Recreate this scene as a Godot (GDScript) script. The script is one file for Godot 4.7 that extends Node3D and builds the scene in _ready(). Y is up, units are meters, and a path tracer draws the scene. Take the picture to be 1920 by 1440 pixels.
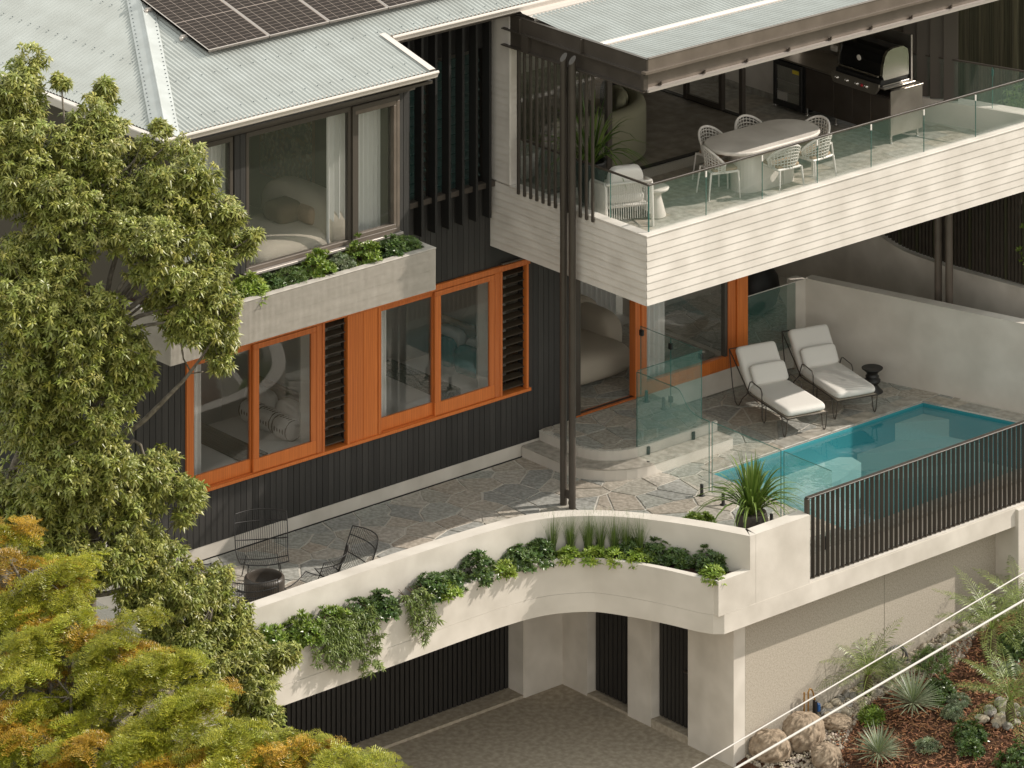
extends Node3D

# ---------------------------------------------------------------- mesh builder
class MB:
	var v := PackedVector3Array()
	var n := PackedVector3Array()
	var c := PackedColorArray()
	var t := Transform3D()
	var col := Color(1, 1, 1)
	var tinted := false
	func tint(k: Color) -> void:
		col = k
		tinted = true
	func tri(a: Vector3, b: Vector3, d: Vector3) -> void:      # counter-clockwise seen from outside
		a = t * a; b = t * b; d = t * d
		var m := (b - a).cross(d - a)
		if m.length_squared() < 1e-14: return
		m = m.normalized()
		v.append(a); v.append(d); v.append(b)
		for i in 3:
			n.append(m); c.append(col)
	func trin(a: Vector3, b: Vector3, d: Vector3, na: Vector3, nb: Vector3, nd: Vector3) -> void:
		v.append(t * a); v.append(t * d); v.append(t * b)
		n.append((t.basis * na).normalized()); n.append((t.basis * nd).normalized()); n.append((t.basis * nb).normalized())
		for i in 3: c.append(col)
	func quad(a: Vector3, b: Vector3, d: Vector3, e: Vector3) -> void:
		tri(a, b, d); tri(a, d, e)
	func box(x: float, y: float, z: float, sx: float, sy: float, sz: float, bv := 0.0) -> void:
		var h := Vector3(sx, sy, sz) * 0.5
		var o := Vector3(x, y, z)
		if bv <= 0.0:
			var p := []
			for i in 8: p.append(o + Vector3(h.x if i & 1 else -h.x, h.y if i & 2 else -h.y, h.z if i & 4 else -h.z))
			quad(p[4], p[5], p[7], p[6]); quad(p[1], p[0], p[2], p[3])
			quad(p[5], p[1], p[3], p[7]); quad(p[0], p[4], p[6], p[2])
			quad(p[6], p[7], p[3], p[2]); quad(p[0], p[1], p[5], p[4])
			return
		bv = minf(bv, minf(h.x, minf(h.y, h.z)) * 0.9)
		var g := h - Vector3(bv, bv, bv)
		for ax in 3:                                             # six faces
			for s in [-1.0, 1.0]:
				var u := (ax + 1) % 3
				var w := (ax + 2) % 3
				var k := []
				for q in [[-1, -1], [1, -1], [1, 1], [-1, 1]]:
					var p2 := Vector3.ZERO
					p2[ax] = s * h[ax]; p2[u] = q[0] * g[u]; p2[w] = q[1] * g[w]
					k.append(o + p2)
				if s > 0: quad(k[0], k[1], k[2], k[3])
				else: quad(k[3], k[2], k[1], k[0])
		for ax in 3:                                             # twelve edges
			var u := (ax + 1) % 3
			var w := (ax + 2) % 3
			for su in [-1.0, 1.0]:
				for sw in [-1.0, 1.0]:
					var k := []
					for q in [[-1, 0], [1, 0], [1, 1], [-1, 1]]:
						var p2 := Vector3.ZERO
						p2[ax] = q[0] * g[ax]
						p2[u] = su * (h[u] if q[1] == 0 else g[u]); p2[w] = sw * (g[w] if q[1] == 0 else h[w])
						k.append(o + p2)
					if su * sw < 0: quad(k[0], k[1], k[2], k[3])
					else: quad(k[3], k[2], k[1], k[0])
		for sx2 in [-1.0, 1.0]:
			for sy2 in [-1.0, 1.0]:
				for sz2 in [-1.0, 1.0]:
					var a := o + Vector3(sx2 * h.x, sy2 * g.y, sz2 * g.z)
					var b := o + Vector3(sx2 * g.x, sy2 * h.y, sz2 * g.z)
					var d := o + Vector3(sx2 * g.x, sy2 * g.y, sz2 * h.z)
					if sx2 * sy2 * sz2 > 0: tri(a, b, d)
					else: tri(a, d, b)
	func span(x0: float, x1: float, y0: float, y1: float, z0: float, z1: float, bv := 0.0) -> void:
		box((x0 + x1) / 2, (y0 + y1) / 2, (z0 + z1) / 2, absf(x1 - x0), absf(y1 - y0), absf(z1 - z0), bv)
	func prism(poly: PackedVector2Array, y0: float, y1: float, walls := true, bottom := true) -> void:   # poly in (x, z)
		var idx := Geometry2D.triangulate_polygon(poly)
		var cw := Geometry2D.is_polygon_clockwise(poly)
		for i in range(0, idx.size(), 3):
			var a := poly[idx[i]]; var b := poly[idx[i + 1]]; var d := poly[idx[i + 2]]
			if (b - a).cross(d - a) > 0:
				var s := b; b = d; d = s
			tri(Vector3(a.x, y1, a.y), Vector3(b.x, y1, b.y), Vector3(d.x, y1, d.y))
			if bottom: tri(Vector3(a.x, y0, a.y), Vector3(d.x, y0, d.y), Vector3(b.x, y0, b.y))
		if walls:
			for i in poly.size():
				var a := poly[i]; var b := poly[(i + 1) % poly.size()]
				if not _ccw_up(poly):
					var s := a; a = b; b = s
				quad(Vector3(a.x, y0, a.y), Vector3(b.x, y0, b.y), Vector3(b.x, y1, b.y), Vector3(a.x, y1, a.y))
	func _ccw_up(poly: PackedVector2Array) -> bool:
		var s := 0.0
		for i in poly.size(): s += poly[i].cross(poly[(i + 1) % poly.size()])
		return s < 0                                            # x right, z towards the viewer: counter-clockwise from above
	func tube(p: PackedVector3Array, r0: float, r1 := -1.0, sides := 8, closed := false, caps := true) -> void:
		if r1 < 0: r1 = r0
		var m := p.size()
		var rings := []
		var up := Vector3.UP
		for i in m:
			var a := p[maxi(i - 1, 0)]; var b := p[mini(i + 1, m - 1)]
			if closed: a = p[(i + m - 1) % m]; b = p[(i + 1) % m]
			var d := (b - a).normalized()
			if absf(d.dot(up)) > 0.95: up = Vector3.RIGHT if absf(d.x) < 0.8 else Vector3.BACK
			var u := d.cross(up).normalized()
			up = u.cross(d).normalized()
			var r := lerpf(r0, r1, float(i) / maxf(1, m - 1))
			var ring := []
			for k in sides:
				var an := TAU * k / sides
				var q := u * cos(an) + up * sin(an)
				ring.append([p[i] + q * r, q])
			rings.append(ring)
		for i in (m if closed else m - 1):
			var A = rings[i]; var B = rings[(i + 1) % m]
			for k in sides:
				var l := (k + 1) % sides
				trin(A[k][0], B[l][0], A[l][0], A[k][1], B[l][1], A[l][1])
				trin(A[k][0], B[k][0], B[l][0], A[k][1], B[k][1], B[l][1])
		if caps and not closed:
			for k in range(1, sides - 1):
				tri(rings[0][0][0], rings[0][k][0], rings[0][k + 1][0])
				tri(rings[m - 1][0][0], rings[m - 1][k + 1][0], rings[m - 1][k][0])
	func bar(a: Vector3, b: Vector3, r: float, sides := 8) -> void:
		tube(PackedVector3Array([a, b]), r, r, sides)
	func lathe(o: Vector3, prof: Array, seg := 24, e := Vector2(1, 1)) -> void:     # prof: [radius, y] from the bottom up along the outside
		var m := prof.size()
		var nn := []
		for i in m:
			var a = prof[maxi(i - 1, 0)]; var b = prof[mini(i + 1, m - 1)]
			nn.append(Vector2(b[1] - a[1], a[0] - b[0]).normalized())
		for i in m - 1:
			for k in seg:
				var a0 := TAU * k / seg; var a1 := TAU * (k + 1) / seg
				var q := []
				var w := []
				for it in [[i, a0], [i, a1], [i + 1, a1], [i + 1, a0]]:
					q.append(o + Vector3(cos(it[1]) * prof[it[0]][0] * e.x, prof[it[0]][1], -sin(it[1]) * prof[it[0]][0] * e.y))
					w.append(Vector3(cos(it[1]) * nn[it[0]].x, nn[it[0]].y, -sin(it[1]) * nn[it[0]].x))
				if prof[i][0] > 1e-5: trin(q[0], q[1], q[2], w[0], w[1], w[2])
				if prof[i + 1][0] > 1e-5: trin(q[0], q[2], q[3], w[0], w[2], w[3])
	func grid(f: Callable, nu: int, nv: int) -> void:            # f(u, v) -> Vector3, smooth; outside is du x dv
		var e := 0.002
		for i in nu:
			for j in nv:
				var q := []
				var w := []
				for it in [[i, j], [i + 1, j], [i + 1, j + 1], [i, j + 1]]:
					var u := float(it[0]) / nu; var s := float(it[1]) / nv
					q.append(f.call(u, s))
					var du: Vector3 = f.call(minf(u + e, 1), s) - f.call(maxf(u - e, 0), s)
					var dv: Vector3 = f.call(u, minf(s + e, 1)) - f.call(u, maxf(s - e, 0))
					var m := du.cross(dv)
					w.append(m.normalized() if m.length() > 1e-9 else Vector3.UP)
				trin(q[0], q[1], q[2], w[0], w[1], w[2]); trin(q[0], q[2], q[3], w[0], w[2], w[3])
	func soft(o: Vector3, s: Vector3, pw := 0.35, seg := 16, bs := Basis()) -> void:   # cushion: superellipsoid
		var f := func(u: float, w: float) -> Vector3:
			var a := u * TAU; var b := (w - 0.5) * PI
			var cx := signf(cos(a)) * pow(absf(cos(a)), pw); var sx := signf(sin(a)) * pow(absf(sin(a)), pw)
			var cy := pow(absf(cos(b)), pw); var sy := signf(sin(b)) * pow(absf(sin(b)), 0.8)
			return o + bs * Vector3(cx * cy * s.x * 0.5, sy * s.y * 0.5, -sx * cy * s.z * 0.5)
		grid(f, seg * 2, seg)
	func done() -> ArrayMesh:
		var m := ArrayMesh.new()
		if v.is_empty(): return m
		var a := []
		a.resize(Mesh.ARRAY_MAX)
		a[Mesh.ARRAY_VERTEX] = v; a[Mesh.ARRAY_NORMAL] = n
		if tinted: a[Mesh.ARRAY_COLOR] = c
		m.add_surface_from_arrays(Mesh.PRIMITIVE_TRIANGLES, a)
		return m

# ---------------------------------------------------------------- naming and tagging
var taken := {}
func numbered(par: Node, called: String) -> String:
	var key := str(par.get_instance_id()) + called
	var k: int = taken.get(key, 0)
	taken[key] = k + 1
	return called if k == 0 else "%s_%03d" % [called, k]
func put(called: String, b, m: Material, par: Node = self, at := Transform3D()) -> Node3D:
	if b is MB and b.v.is_empty():                                   # a part that is only its pieces
		var h := Node3D.new()
		h.name = numbered(par, called)
		h.transform = at
		par.add_child(h, true)
		return h
	var o := MeshInstance3D.new()
	o.mesh = b.done() if b is MB else b
	o.material_override = m
	o.name = numbered(par, called)
	o.transform = at
	par.add_child(o, true)
	return o
func tag(o: Node, label: String, category: String, group := "") -> Node:
	o.set_meta("label", label); o.set_meta("category", category)
	if group: o.set_meta("group", group)
	return o
func thing(called: String, label: String, category: String, at := Vector3.ZERO, turn := 0.0, group := "") -> Node3D:
	var o := Node3D.new()
	o.name = numbered(self, called)
	o.position = at; o.rotation.y = turn
	add_child(o, true)
	tag(o, label, category, group)
	return o
func copy(src: Node3D, label: String, at: Vector3, turn := 0.0, sc := 1.0) -> Node3D:
	var o := src.duplicate() as Node3D
	o.name = numbered(self, String(src.name).rstrip("0123456789").trim_suffix("_"))
	add_child(o, true)
	o.position = at; o.rotation = Vector3(0, turn, 0); o.scale = Vector3.ONE * sc
	o.set_meta("label", label)
	return o
func struct(o: Node) -> Node:
	o.set_meta("kind", "structure")
	return o
func stuff(o: Node) -> Node:
	o.set_meta("kind", "stuff")
	return o
var boxes := {}
func bx(x0: float, x1: float, y0: float, y1: float, z0: float, z1: float, called: String, m: Material, par: Node, bv := 0.0) -> Node3D:   # a box part that shares its mesh with equal boxes
	var s := Vector3(absf(x1 - x0), absf(y1 - y0), absf(z1 - z0))
	var key := "%.4f %.4f %.4f %.4f" % [s.x, s.y, s.z, bv]
	if not boxes.has(key):
		var b := MB.new()
		b.box(0, 0, 0, s.x, s.y, s.z, bv)
		boxes[key] = b.done()
	return put(called, boxes[key], m, par, Transform3D(Basis(), Vector3((x0 + x1) / 2, (y0 + y1) / 2, (z0 + z1) / 2)))
func mm(called: String, mesh: Mesh, ts: Array, cols: Array, m: Material, par: Node = self) -> MultiMeshInstance3D:
	var q := MultiMesh.new()
	q.transform_format = MultiMesh.TRANSFORM_3D
	q.use_colors = cols.size() > 0
	q.mesh = mesh
	q.instance_count = ts.size()
	for i in ts.size():
		q.set_instance_transform(i, ts[i])
		if cols.size() > 0: q.set_instance_color(i, cols[i])
	var o := MultiMeshInstance3D.new()
	o.multimesh = q
	o.material_override = m
	o.name = numbered(par, called)
	par.add_child(o, true)
	stuff(o)
	return o
func pv(a: Array) -> PackedVector2Array:
	var p := PackedVector2Array()
	for i in range(0, a.size(), 2): p.append(Vector2(a[i], a[i + 1]))
	return p

# ---------------------------------------------------------------- materials
func noise(seed_: int, freq: float, lo: Color, hi: Color, size := 512, oct := 4, typ := FastNoiseLite.TYPE_SIMPLEX_SMOOTH) -> NoiseTexture2D:
	var f := FastNoiseLite.new()
	f.seed = seed_; f.frequency = freq; f.noise_type = typ; f.fractal_octaves = oct
	var g := Gradient.new()
	g.set_color(0, lo); g.set_color(1, hi)
	var t := NoiseTexture2D.new()
	t.width = size; t.height = size; t.seamless = true; t.noise = f; t.color_ramp = g
	return t
func bumpy(seed_: int, freq: float, size := 512, oct := 4) -> NoiseTexture2D:
	var f := FastNoiseLite.new()
	f.seed = seed_; f.frequency = freq; f.fractal_octaves = oct
	var t := NoiseTexture2D.new()
	t.width = size; t.height = size; t.seamless = true; t.noise = f
	return t
func mat(r: float, g: float, b: float, rough := 0.7, tex: Texture2D = null, sc := 1.0, spec := 0.5, metal := 0.0) -> StandardMaterial3D:
	var m := StandardMaterial3D.new()
	m.albedo_color = Color(r, g, b).linear_to_srgb()
	m.roughness = rough; m.metallic_specular = spec; m.metallic = metal
	if tex:
		m.albedo_texture = tex
		m.uv1_triplanar = true; m.uv1_world_triplanar = true
		m.uv1_scale = Vector3.ONE * sc
	return m
func relief(m: StandardMaterial3D, tex: Texture2D, cm: float) -> StandardMaterial3D:
	m.heightmap_enabled = true; m.heightmap_texture = tex; m.heightmap_scale = cm
	if m.albedo_texture == null:
		m.uv1_triplanar = true; m.uv1_world_triplanar = true
	return m
func glass(a := 0.06, c := Color(0.55, 0.75, 0.68)) -> StandardMaterial3D:
	var m := StandardMaterial3D.new()
	m.albedo_color = Color(c.r, c.g, c.b, a)
	m.transparency = BaseMaterial3D.TRANSPARENCY_ALPHA
	m.roughness = 0.02
	return m
func leafmat(r: float, g: float, b: float, rough := 0.42) -> StandardMaterial3D:
	var m := mat(r, g, b, rough)
	m.vertex_color_use_as_albedo = true
	m.cull_mode = BaseMaterial3D.CULL_DISABLED
	m.backlight_enabled = true
	m.backlight = Color(0.42, 0.5, 0.2)
	return m
func wood_tex(seed_: int, lo: Color, hi: Color) -> ImageTexture:      # long grain along the picture's y
	var f := FastNoiseLite.new()
	f.seed = seed_; f.frequency = 0.02; f.fractal_octaves = 4
	var im := Image.create(256, 512, false, Image.FORMAT_RGB8)
	for y in 512:
		for x in 256:
			var a := TAU * x / 256.0
			var s := f.get_noise_3d(cos(a) * 160.0, sin(a) * 160.0, absf(256 - y) * 0.16) * 0.5 + 0.5
			s = clampf(s * 1.25 - 0.12 + 0.10 * sin(a * 9.0 + s * 9.0), 0, 1)
			im.set_pixel(x, y, lo.lerp(hi, s))
	return ImageTexture.create_from_image(im)

var rng := RandomNumberGenerator.new()
func R(a: float, b: float) -> float: return rng.randf_range(a, b)

var M := {}
func make_materials() -> void:
	var soft := noise(3, 0.006, Color(0.88, 0.875, 0.865), Color(1, 1, 1))
	var fine := noise(5, 0.05, Color(0.82, 0.815, 0.80), Color(1, 1, 1), 512, 5)
	var blot := noise(7, 0.012, Color(0.74, 0.735, 0.72), Color(1, 1, 1), 512, 5)
	var grit := bumpy(11, 0.12, 512, 3)
	var wave := bumpy(12, 0.02, 256, 2)
	M.white_paint = mat(0.76, 0.71, 0.65, 0.55, soft, 0.4)
	M.render = relief(mat(0.69, 0.64, 0.575, 0.85, soft, 0.35), grit, 0.05)
	M.render_coarse = relief(mat(0.53, 0.475, 0.40, 0.95, fine, 1.3), grit, 0.15)
	M.white_metal = mat(0.74, 0.70, 0.65, 0.4)
	M.gutter = mat(0.62, 0.57, 0.52, 0.35)
	M.roof = mat(0.47, 0.495, 0.475, 0.45, soft, 0.5)
	M.flashing = mat(0.52, 0.55, 0.54, 0.4, soft, 0.8)
	M.screw = mat(0.14, 0.16, 0.17, 0.5)
	M.bronze = mat(0.070, 0.058, 0.047, 0.4, soft, 0.7)
	M.bronze_light = mat(0.16, 0.13, 0.105, 0.42, soft, 0.7)
	M.black = mat(0.018, 0.017, 0.016, 0.5)
	M.black_gloss = mat(0.008, 0.008, 0.008, 0.12)
	M.frame_dark = mat(0.075, 0.063, 0.052, 0.38)
	M.board = []
	for k in 4:
		var s := 0.036 + 0.006 * k
		var m := mat(s, s * 0.94, s * 0.86, 0.62, wood_tex(20 + k, Color(0.72, 0.72, 0.72), Color(1, 1, 1)), 1.0)
		m.uv1_scale = Vector3(2.5, 0.7, 2.5)
		M.board.append(m)
	M.fin = mat(0.016, 0.015, 0.014, 0.55)
	M.wood = []
	for k in 3:
		var m := mat(0.66 + 0.05 * k, 0.20 + 0.015 * k, 0.048, 0.42, wood_tex(40 + k, Color(0.82, 0.74, 0.66), Color(1, 1, 1)), 1.0)
		m.uv1_scale = Vector3(3.0, 0.6, 3.0)
		M.wood.append(m)
	M.louvre = mat(0.055, 0.042, 0.028, 0.4)
	M.flute = mat(0.54, 0.50, 0.45, 0.75, soft, 1.5)
	M.stone = []
	for s in [[0.50, 0.47, 0.41], [0.44, 0.44, 0.40], [0.54, 0.49, 0.42], [0.47, 0.47, 0.43], [0.51, 0.45, 0.38], [0.41, 0.41, 0.385], [0.56, 0.52, 0.46]]:
		M.stone.append(relief(mat(s[0], s[1], s[2], 0.75, blot, 1.7), wave, 0.4))
	M.grout = relief(mat(0.68, 0.645, 0.585, 0.95, fine, 1.6), grit, 0.1)
	M.tile = []
	for s in [[0.52, 0.48, 0.42], [0.48, 0.455, 0.405], [0.53, 0.475, 0.40], [0.46, 0.44, 0.395]]:
		M.tile.append(mat(s[0], s[1], s[2], 0.5, blot, 0.9))
	M.concrete = relief(mat(0.50, 0.435, 0.345, 0.95, noise(15, 0.03, Color(0.78, 0.77, 0.75), Color(1, 1, 1), 512, 6), 0.55), grit, 0.08)
	M.door_black = mat(0.020, 0.018, 0.016, 0.5)
	M.pool_deep = mat(0.035, 0.33, 0.39, 0.6, fine, 2.0)
	M.pool_step = mat(0.30, 0.56, 0.55, 0.6, fine, 2.0)
	M.glass = glass(0.045)
	M.glass_green = glass(0.075, Color(0.42, 0.70, 0.64))
	M.glass_edge = mat(0.05, 0.14, 0.12, 0.15)
	M.window = glass(0.07, Color(0.42, 0.44, 0.40))
	M.water = glass(0.08, Color(0.03, 0.55, 0.62))
	M.water.normal_enabled = true
	M.water.normal_texture = bumpy(31, 0.02, 512, 3)
	M.water.normal_texture.as_normal_map = true
	M.water.normal_texture.bump_strength = 2.0
	M.water.normal_scale = 0.12
	M.water.uv1_triplanar = true; M.water.uv1_world_triplanar = true; M.water.uv1_scale = Vector3.ONE * 0.5
	M.cloth_white = mat(0.78, 0.75, 0.71, 0.9, noise(51, 0.25, Color(0.93, 0.93, 0.92), Color(1, 1, 1), 256, 2), 4.0)
	M.cloth_cream = relief(mat(0.66, 0.59, 0.49, 0.95, noise(52, 0.25, Color(0.88, 0.88, 0.87), Color(1, 1, 1), 256, 2), 4.0), grit, 0.4)
	M.cloth_olive = mat(0.26, 0.25, 0.17, 0.95, noise(53, 0.25, Color(0.85, 0.85, 0.84), Color(1, 1, 1), 256, 2), 4.0)
	M.cloth_sage = mat(0.18, 0.20, 0.165, 0.95, noise(54, 0.03, Color(0.6, 0.6, 0.6), Color(1, 1, 1), 256, 3), 2.0)
	M.cloth_brown = mat(0.16, 0.115, 0.07, 0.95, fine, 2.0)
	M.cloth_tan = mat(0.42, 0.30, 0.20, 0.95, fine, 2.0)
	M.cloth_dark = mat(0.045, 0.04, 0.045, 0.95)
	M.cloth_teal = mat(0.03, 0.16, 0.16, 0.9)
	M.curtain = mat(0.74, 0.74, 0.71, 0.95)
	M.rope = mat(0.60, 0.57, 0.52, 0.9)
	M.plaster_in = mat(0.50, 0.47, 0.42, 0.9)
	M.floor_in = mat(0.34, 0.30, 0.25, 0.5, blot, 0.5)
	M.steel = mat(0.42, 0.39, 0.35, 0.32, soft, 0.6, 0.5, 0.85)
	M.steel_dark = mat(0.12, 0.10, 0.085, 0.35, soft, 0.6, 0.5, 0.6)
	M.chrome = mat(0.62, 0.60, 0.57, 0.18, null, 1, 0.5, 1.0)
	M.red = mat(0.45, 0.02, 0.03, 0.3)
	M.blue = mat(0.02, 0.10, 0.30, 0.4)
	M.brass = mat(0.45, 0.25, 0.08, 0.4, null, 1, 0.5, 0.7)
	M.cell = mat(0.024, 0.017, 0.013, 0.45, null, 1.0, 0.25)
	M.cell_back = mat(0.34, 0.28, 0.24, 0.5)
	M.alu = mat(0.55, 0.50, 0.46, 0.35, null, 1, 0.5, 0.5)
	M.mulch = relief(mat(0.26, 0.115, 0.052, 1.0, noise(61, 0.14, Color(0.35, 0.33, 0.32), Color(1, 1, 1), 512, 4), 0.9), bumpy(62, 0.15, 512, 3), 3.0)
	M.soil = relief(mat(0.15, 0.065, 0.035, 1.0, noise(63, 0.14, Color(0.4, 0.4, 0.4), Color(1, 1, 1), 512, 4), 1.2), grit, 2.0)
	M.ground = mat(0.10, 0.11, 0.05, 1.0, blot, 0.2)
	M.rock = relief(mat(0.46, 0.36, 0.26, 0.9, noise(64, 0.02, Color(0.62, 0.60, 0.58), Color(1, 1, 1), 512, 5), 1.2), bumpy(65, 0.03, 512, 5), 0.8)
	M.bark = relief(mat(0.34, 0.30, 0.245, 0.95, noise(66, 0.03, Color(0.55, 0.53, 0.5), Color(1, 1, 1), 256, 4), 1.6), grit, 1.0)
	M.bark_dark = relief(mat(0.13, 0.085, 0.05, 0.95, fine, 3.0), grit, 1.5)
	M.cable = mat(0.62, 0.58, 0.54, 0.5)
	M.paling = []
	for s in [[0.115, 0.105, 0.055], [0.14, 0.125, 0.07], [0.095, 0.09, 0.045], [0.36, 0.31, 0.23]]:
		var m := mat(s[0], s[1], s[2], 0.85, wood_tex(70, Color(0.55, 0.55, 0.55), Color(1, 1, 1)), 1.0)
		m.uv1_scale = Vector3(2, 0.5, 2)
		M.paling.append(m)
	M.leaf = leafmat(1, 1, 1, 0.4)
	M.leaf_gloss = leafmat(1, 1, 1, 0.3)
	M.leaf_dry = leafmat(1, 1, 1, 0.6)

# ---------------------------------------------------------------- the build
func _ready() -> void:
	rng.seed = 7
	var cam := Camera3D.new()
	cam.name = "camera"
	cam.projection = Camera3D.PROJECTION_FRUSTUM
	cam.near = 10.0; cam.far = 900.0
	cam.size = 1440.0 / 8900.0 * 10.0
	cam.frustum_offset = Vector2(0, -3220.0 / 8900.0 * 10.0)
	cam.position = Vector3(-46.14, 26.96, 50.62)
	var ca := deg_to_rad(49.28026934)
	cam.basis = Basis(Vector3(sin(ca), 0, cos(ca)), Vector3.UP, Vector3(-cos(ca), 0, sin(ca)))
	add_child(cam)
	cam.current = true
	var env := Environment.new()
	var sky := Sky.new()
	var sm := ProceduralSkyMaterial.new()
	sm.sky_top_color = Color(0.62, 0.63, 0.62)
	sm.sky_horizon_color = Color(0.84, 0.81, 0.765)
	sm.sky_curve = 0.16
	sm.ground_bottom_color = Color(0.30, 0.28, 0.22)
	sm.ground_horizon_color = Color(0.62, 0.60, 0.54)
	sky.sky_material = sm
	env.background_mode = Environment.BG_SKY
	env.sky = sky
	env.background_energy_multiplier = 2.05
	env.tonemap_mode = Environment.TONE_MAPPER_LINEAR
	env.tonemap_exposure = 1.35
	env.sdfgi_enabled = true; env.ssao_enabled = true; env.ssil_enabled = true
	var we := WorldEnvironment.new()
	we.name = "world_environment"
	we.environment = env
	add_child(we)
	var sun := DirectionalLight3D.new()
	sun.name = "sun"
	sun.light_color = Color(1.0, 0.965, 0.92)
	sun.light_energy = 1.0
	sun.light_angular_distance = 0.5
	sun.shadow_enabled = true
	sun.basis = Basis.looking_at(-Vector3(1.9, 1.6, 1.0).normalized(), Vector3.UP)
	add_child(sun)
	make_materials()
	build_setting()
	build_house()
	build_terrace()
	build_balcony()
	build_interiors()
	build_pool()
	build_furniture()
	build_kitchen()
	build_boundary()
	build_garden()
	build_planters()
	build_trees()
	build_cables()

# ---------------------------------------------------------------- setting
func garden_y(x: float, z: float) -> float:
	return -2.65 + 0.165 * clampf(x, 0.0, 9.0) - 0.05 * (z - 1.87)
func build_setting() -> void:
	var b := MB.new()
	b.quad(Vector3(-400, -3.0, 400), Vector3(400, -3.0, 400), Vector3(400, -3.0, -400), Vector3(-400, -3.0, -400))
	struct(put("ground", b, M.ground))
	b = MB.new()
	b.span(-9.5, -0.02, -2.95, -2.7, -2.3, 9.0)
	struct(put("driveway", b, M.concrete))
	b = MB.new()
	var g := FastNoiseLite.new()
	g.seed = 4; g.frequency = 0.7
	var f := func(u: float, w: float) -> Vector3:
		var x := u * 11.0
		var z := 9.0 - w * 7.13
		return Vector3(x, garden_y(x, z) + 0.05 * g.get_noise_2d(x * 2.0, z * 2.0), z)
	b.grid(f, 80, 60)
	b.quad(Vector3(0, -3, 9), Vector3(11, -3, 9), Vector3(11, garden_y(11, 9), 9), Vector3(0, garden_y(0, 9), 9))
	b.quad(Vector3(0, -3, 1.87), Vector3(0, -3, 9), Vector3(0, garden_y(0, 9), 9), Vector3(0, garden_y(0, 1.87), 1.87))
	struct(put("garden_soil", b, M.mulch))
	b = MB.new()                                                    # the slope that climbs behind the right side of the house
	b.prism(pv([8.7, -14, 40, -14, 40, 1.2, 8.7, 1.2]), -2.9, 1.0)
	b.prism(pv([9.4, -14, 40, -14, 40, 1.0, 9.4, 1.0]), 1.004, 3.3)
	struct(put("hillside", b, M.ground))

# ---------------------------------------------------------------- house shell
var house: Node3D
func boards_v(wall: Node, x0: float, x1: float, y0: float, y1: float, z: float, w := 0.107, called := "board") -> void:
	var k := maxi(1, int(round((x1 - x0) / w)))
	var s := (x1 - x0) / k
	for i in k:
		var x := x0 + s * i
		bx(x + 0.003, x + s - 0.003, y0, y1, z + 0.003 * (i % 2), z + 0.02, called, M.board[rng.randi() % 4], wall, 0.003)
func build_house() -> void:
	house = thing("house", "two-storey house of dark boards and white weatherboard under a pale corrugated roof", "house")
	lower_wall()
	lower_windows()
	upper_bay()
	fin_screen()
	roofs()
	garage()

func lower_wall() -> void:
	var Z := -3.49
	var b := MB.new()
	b.span(-6.55, -5.66, -0.5, 3.69, Z - 0.2, Z)
	b.span(-5.66, 0.72, -0.5, 0.97, Z - 0.2, Z)
	b.span(-5.66, 0.72, 2.96, 3.69, Z - 0.2, Z)
	b.span(0.72, 1.68, -0.5, 3.3, Z - 0.2, Z)
	b.span(-2.58, 0.0, 3.69, 4.0, Z - 0.2, Z)
	b.span(-6.55, -6.35, -2.9, 3.69, -9.0, Z - 0.2)
	var w := put("front_wall", b, M.black, house)
	boards_v(w, -6.55, -5.67, 0.2, 3.69, Z)
	boards_v(w, -5.67, 0.73, 0.2, 0.955, Z)
	boards_v(w, 0.73, 1.68, 0.2, 3.3, Z)
	boards_v(w, -2.55, -0.01, 2.985, 4.25, Z)
	var sw := put("side_wall", MB.new(), M.black, house)
	for i in 26:
		var z := -3.5 - 0.107 * i
		bx(-6.572, -6.552, -0.3, 3.68, z - 0.104, z, "board", M.board[rng.randi() % 4], sw, 0.003)
	b = MB.new()
	b.span(-7.05, 1.55, 0.003, 0.198, Z - 0.02, Z + 0.012, 0.004)
	put("plinth", b, M.render, house)
	b = MB.new()                                                     # rooms behind: floors, ceilings and inner walls with thickness
	b.span(-6.35, 5.3, 0.1, 0.3, -9.0, -3.7)
	put("lower_floor", b, M.floor_in, house)
	b = MB.new()
	b.span(-6.35, 5.45, 3.08, 3.29, -9.0, -3.52)
	b.span(-6.8, -2.6, 3.695, 3.95, -9.0, -2.28)
	put("lower_ceiling", b, M.plaster_in, house)
	b = MB.new()
	b.span(-6.55, 5.3, 0.0, 3.3, -9.2, -9.0)
	b.span(-2.52, -2.40, 0.3, 3.08, -9.0, -3.7)
	b.span(1.50, 1.66, 0.3, 3.08, -9.0, -3.7)
	b.span(-6.34, -2.52, 0.3, 3.08, -6.9, -6.8)
	b.span(-2.40, 1.5, 0.3, 3.08, -6.6, -6.5)
	b.span(-6.345, -6.30, 0.3, 3.08, -6.8, -3.7)
	put("inner_wall", b, M.plaster_in, house)

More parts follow.
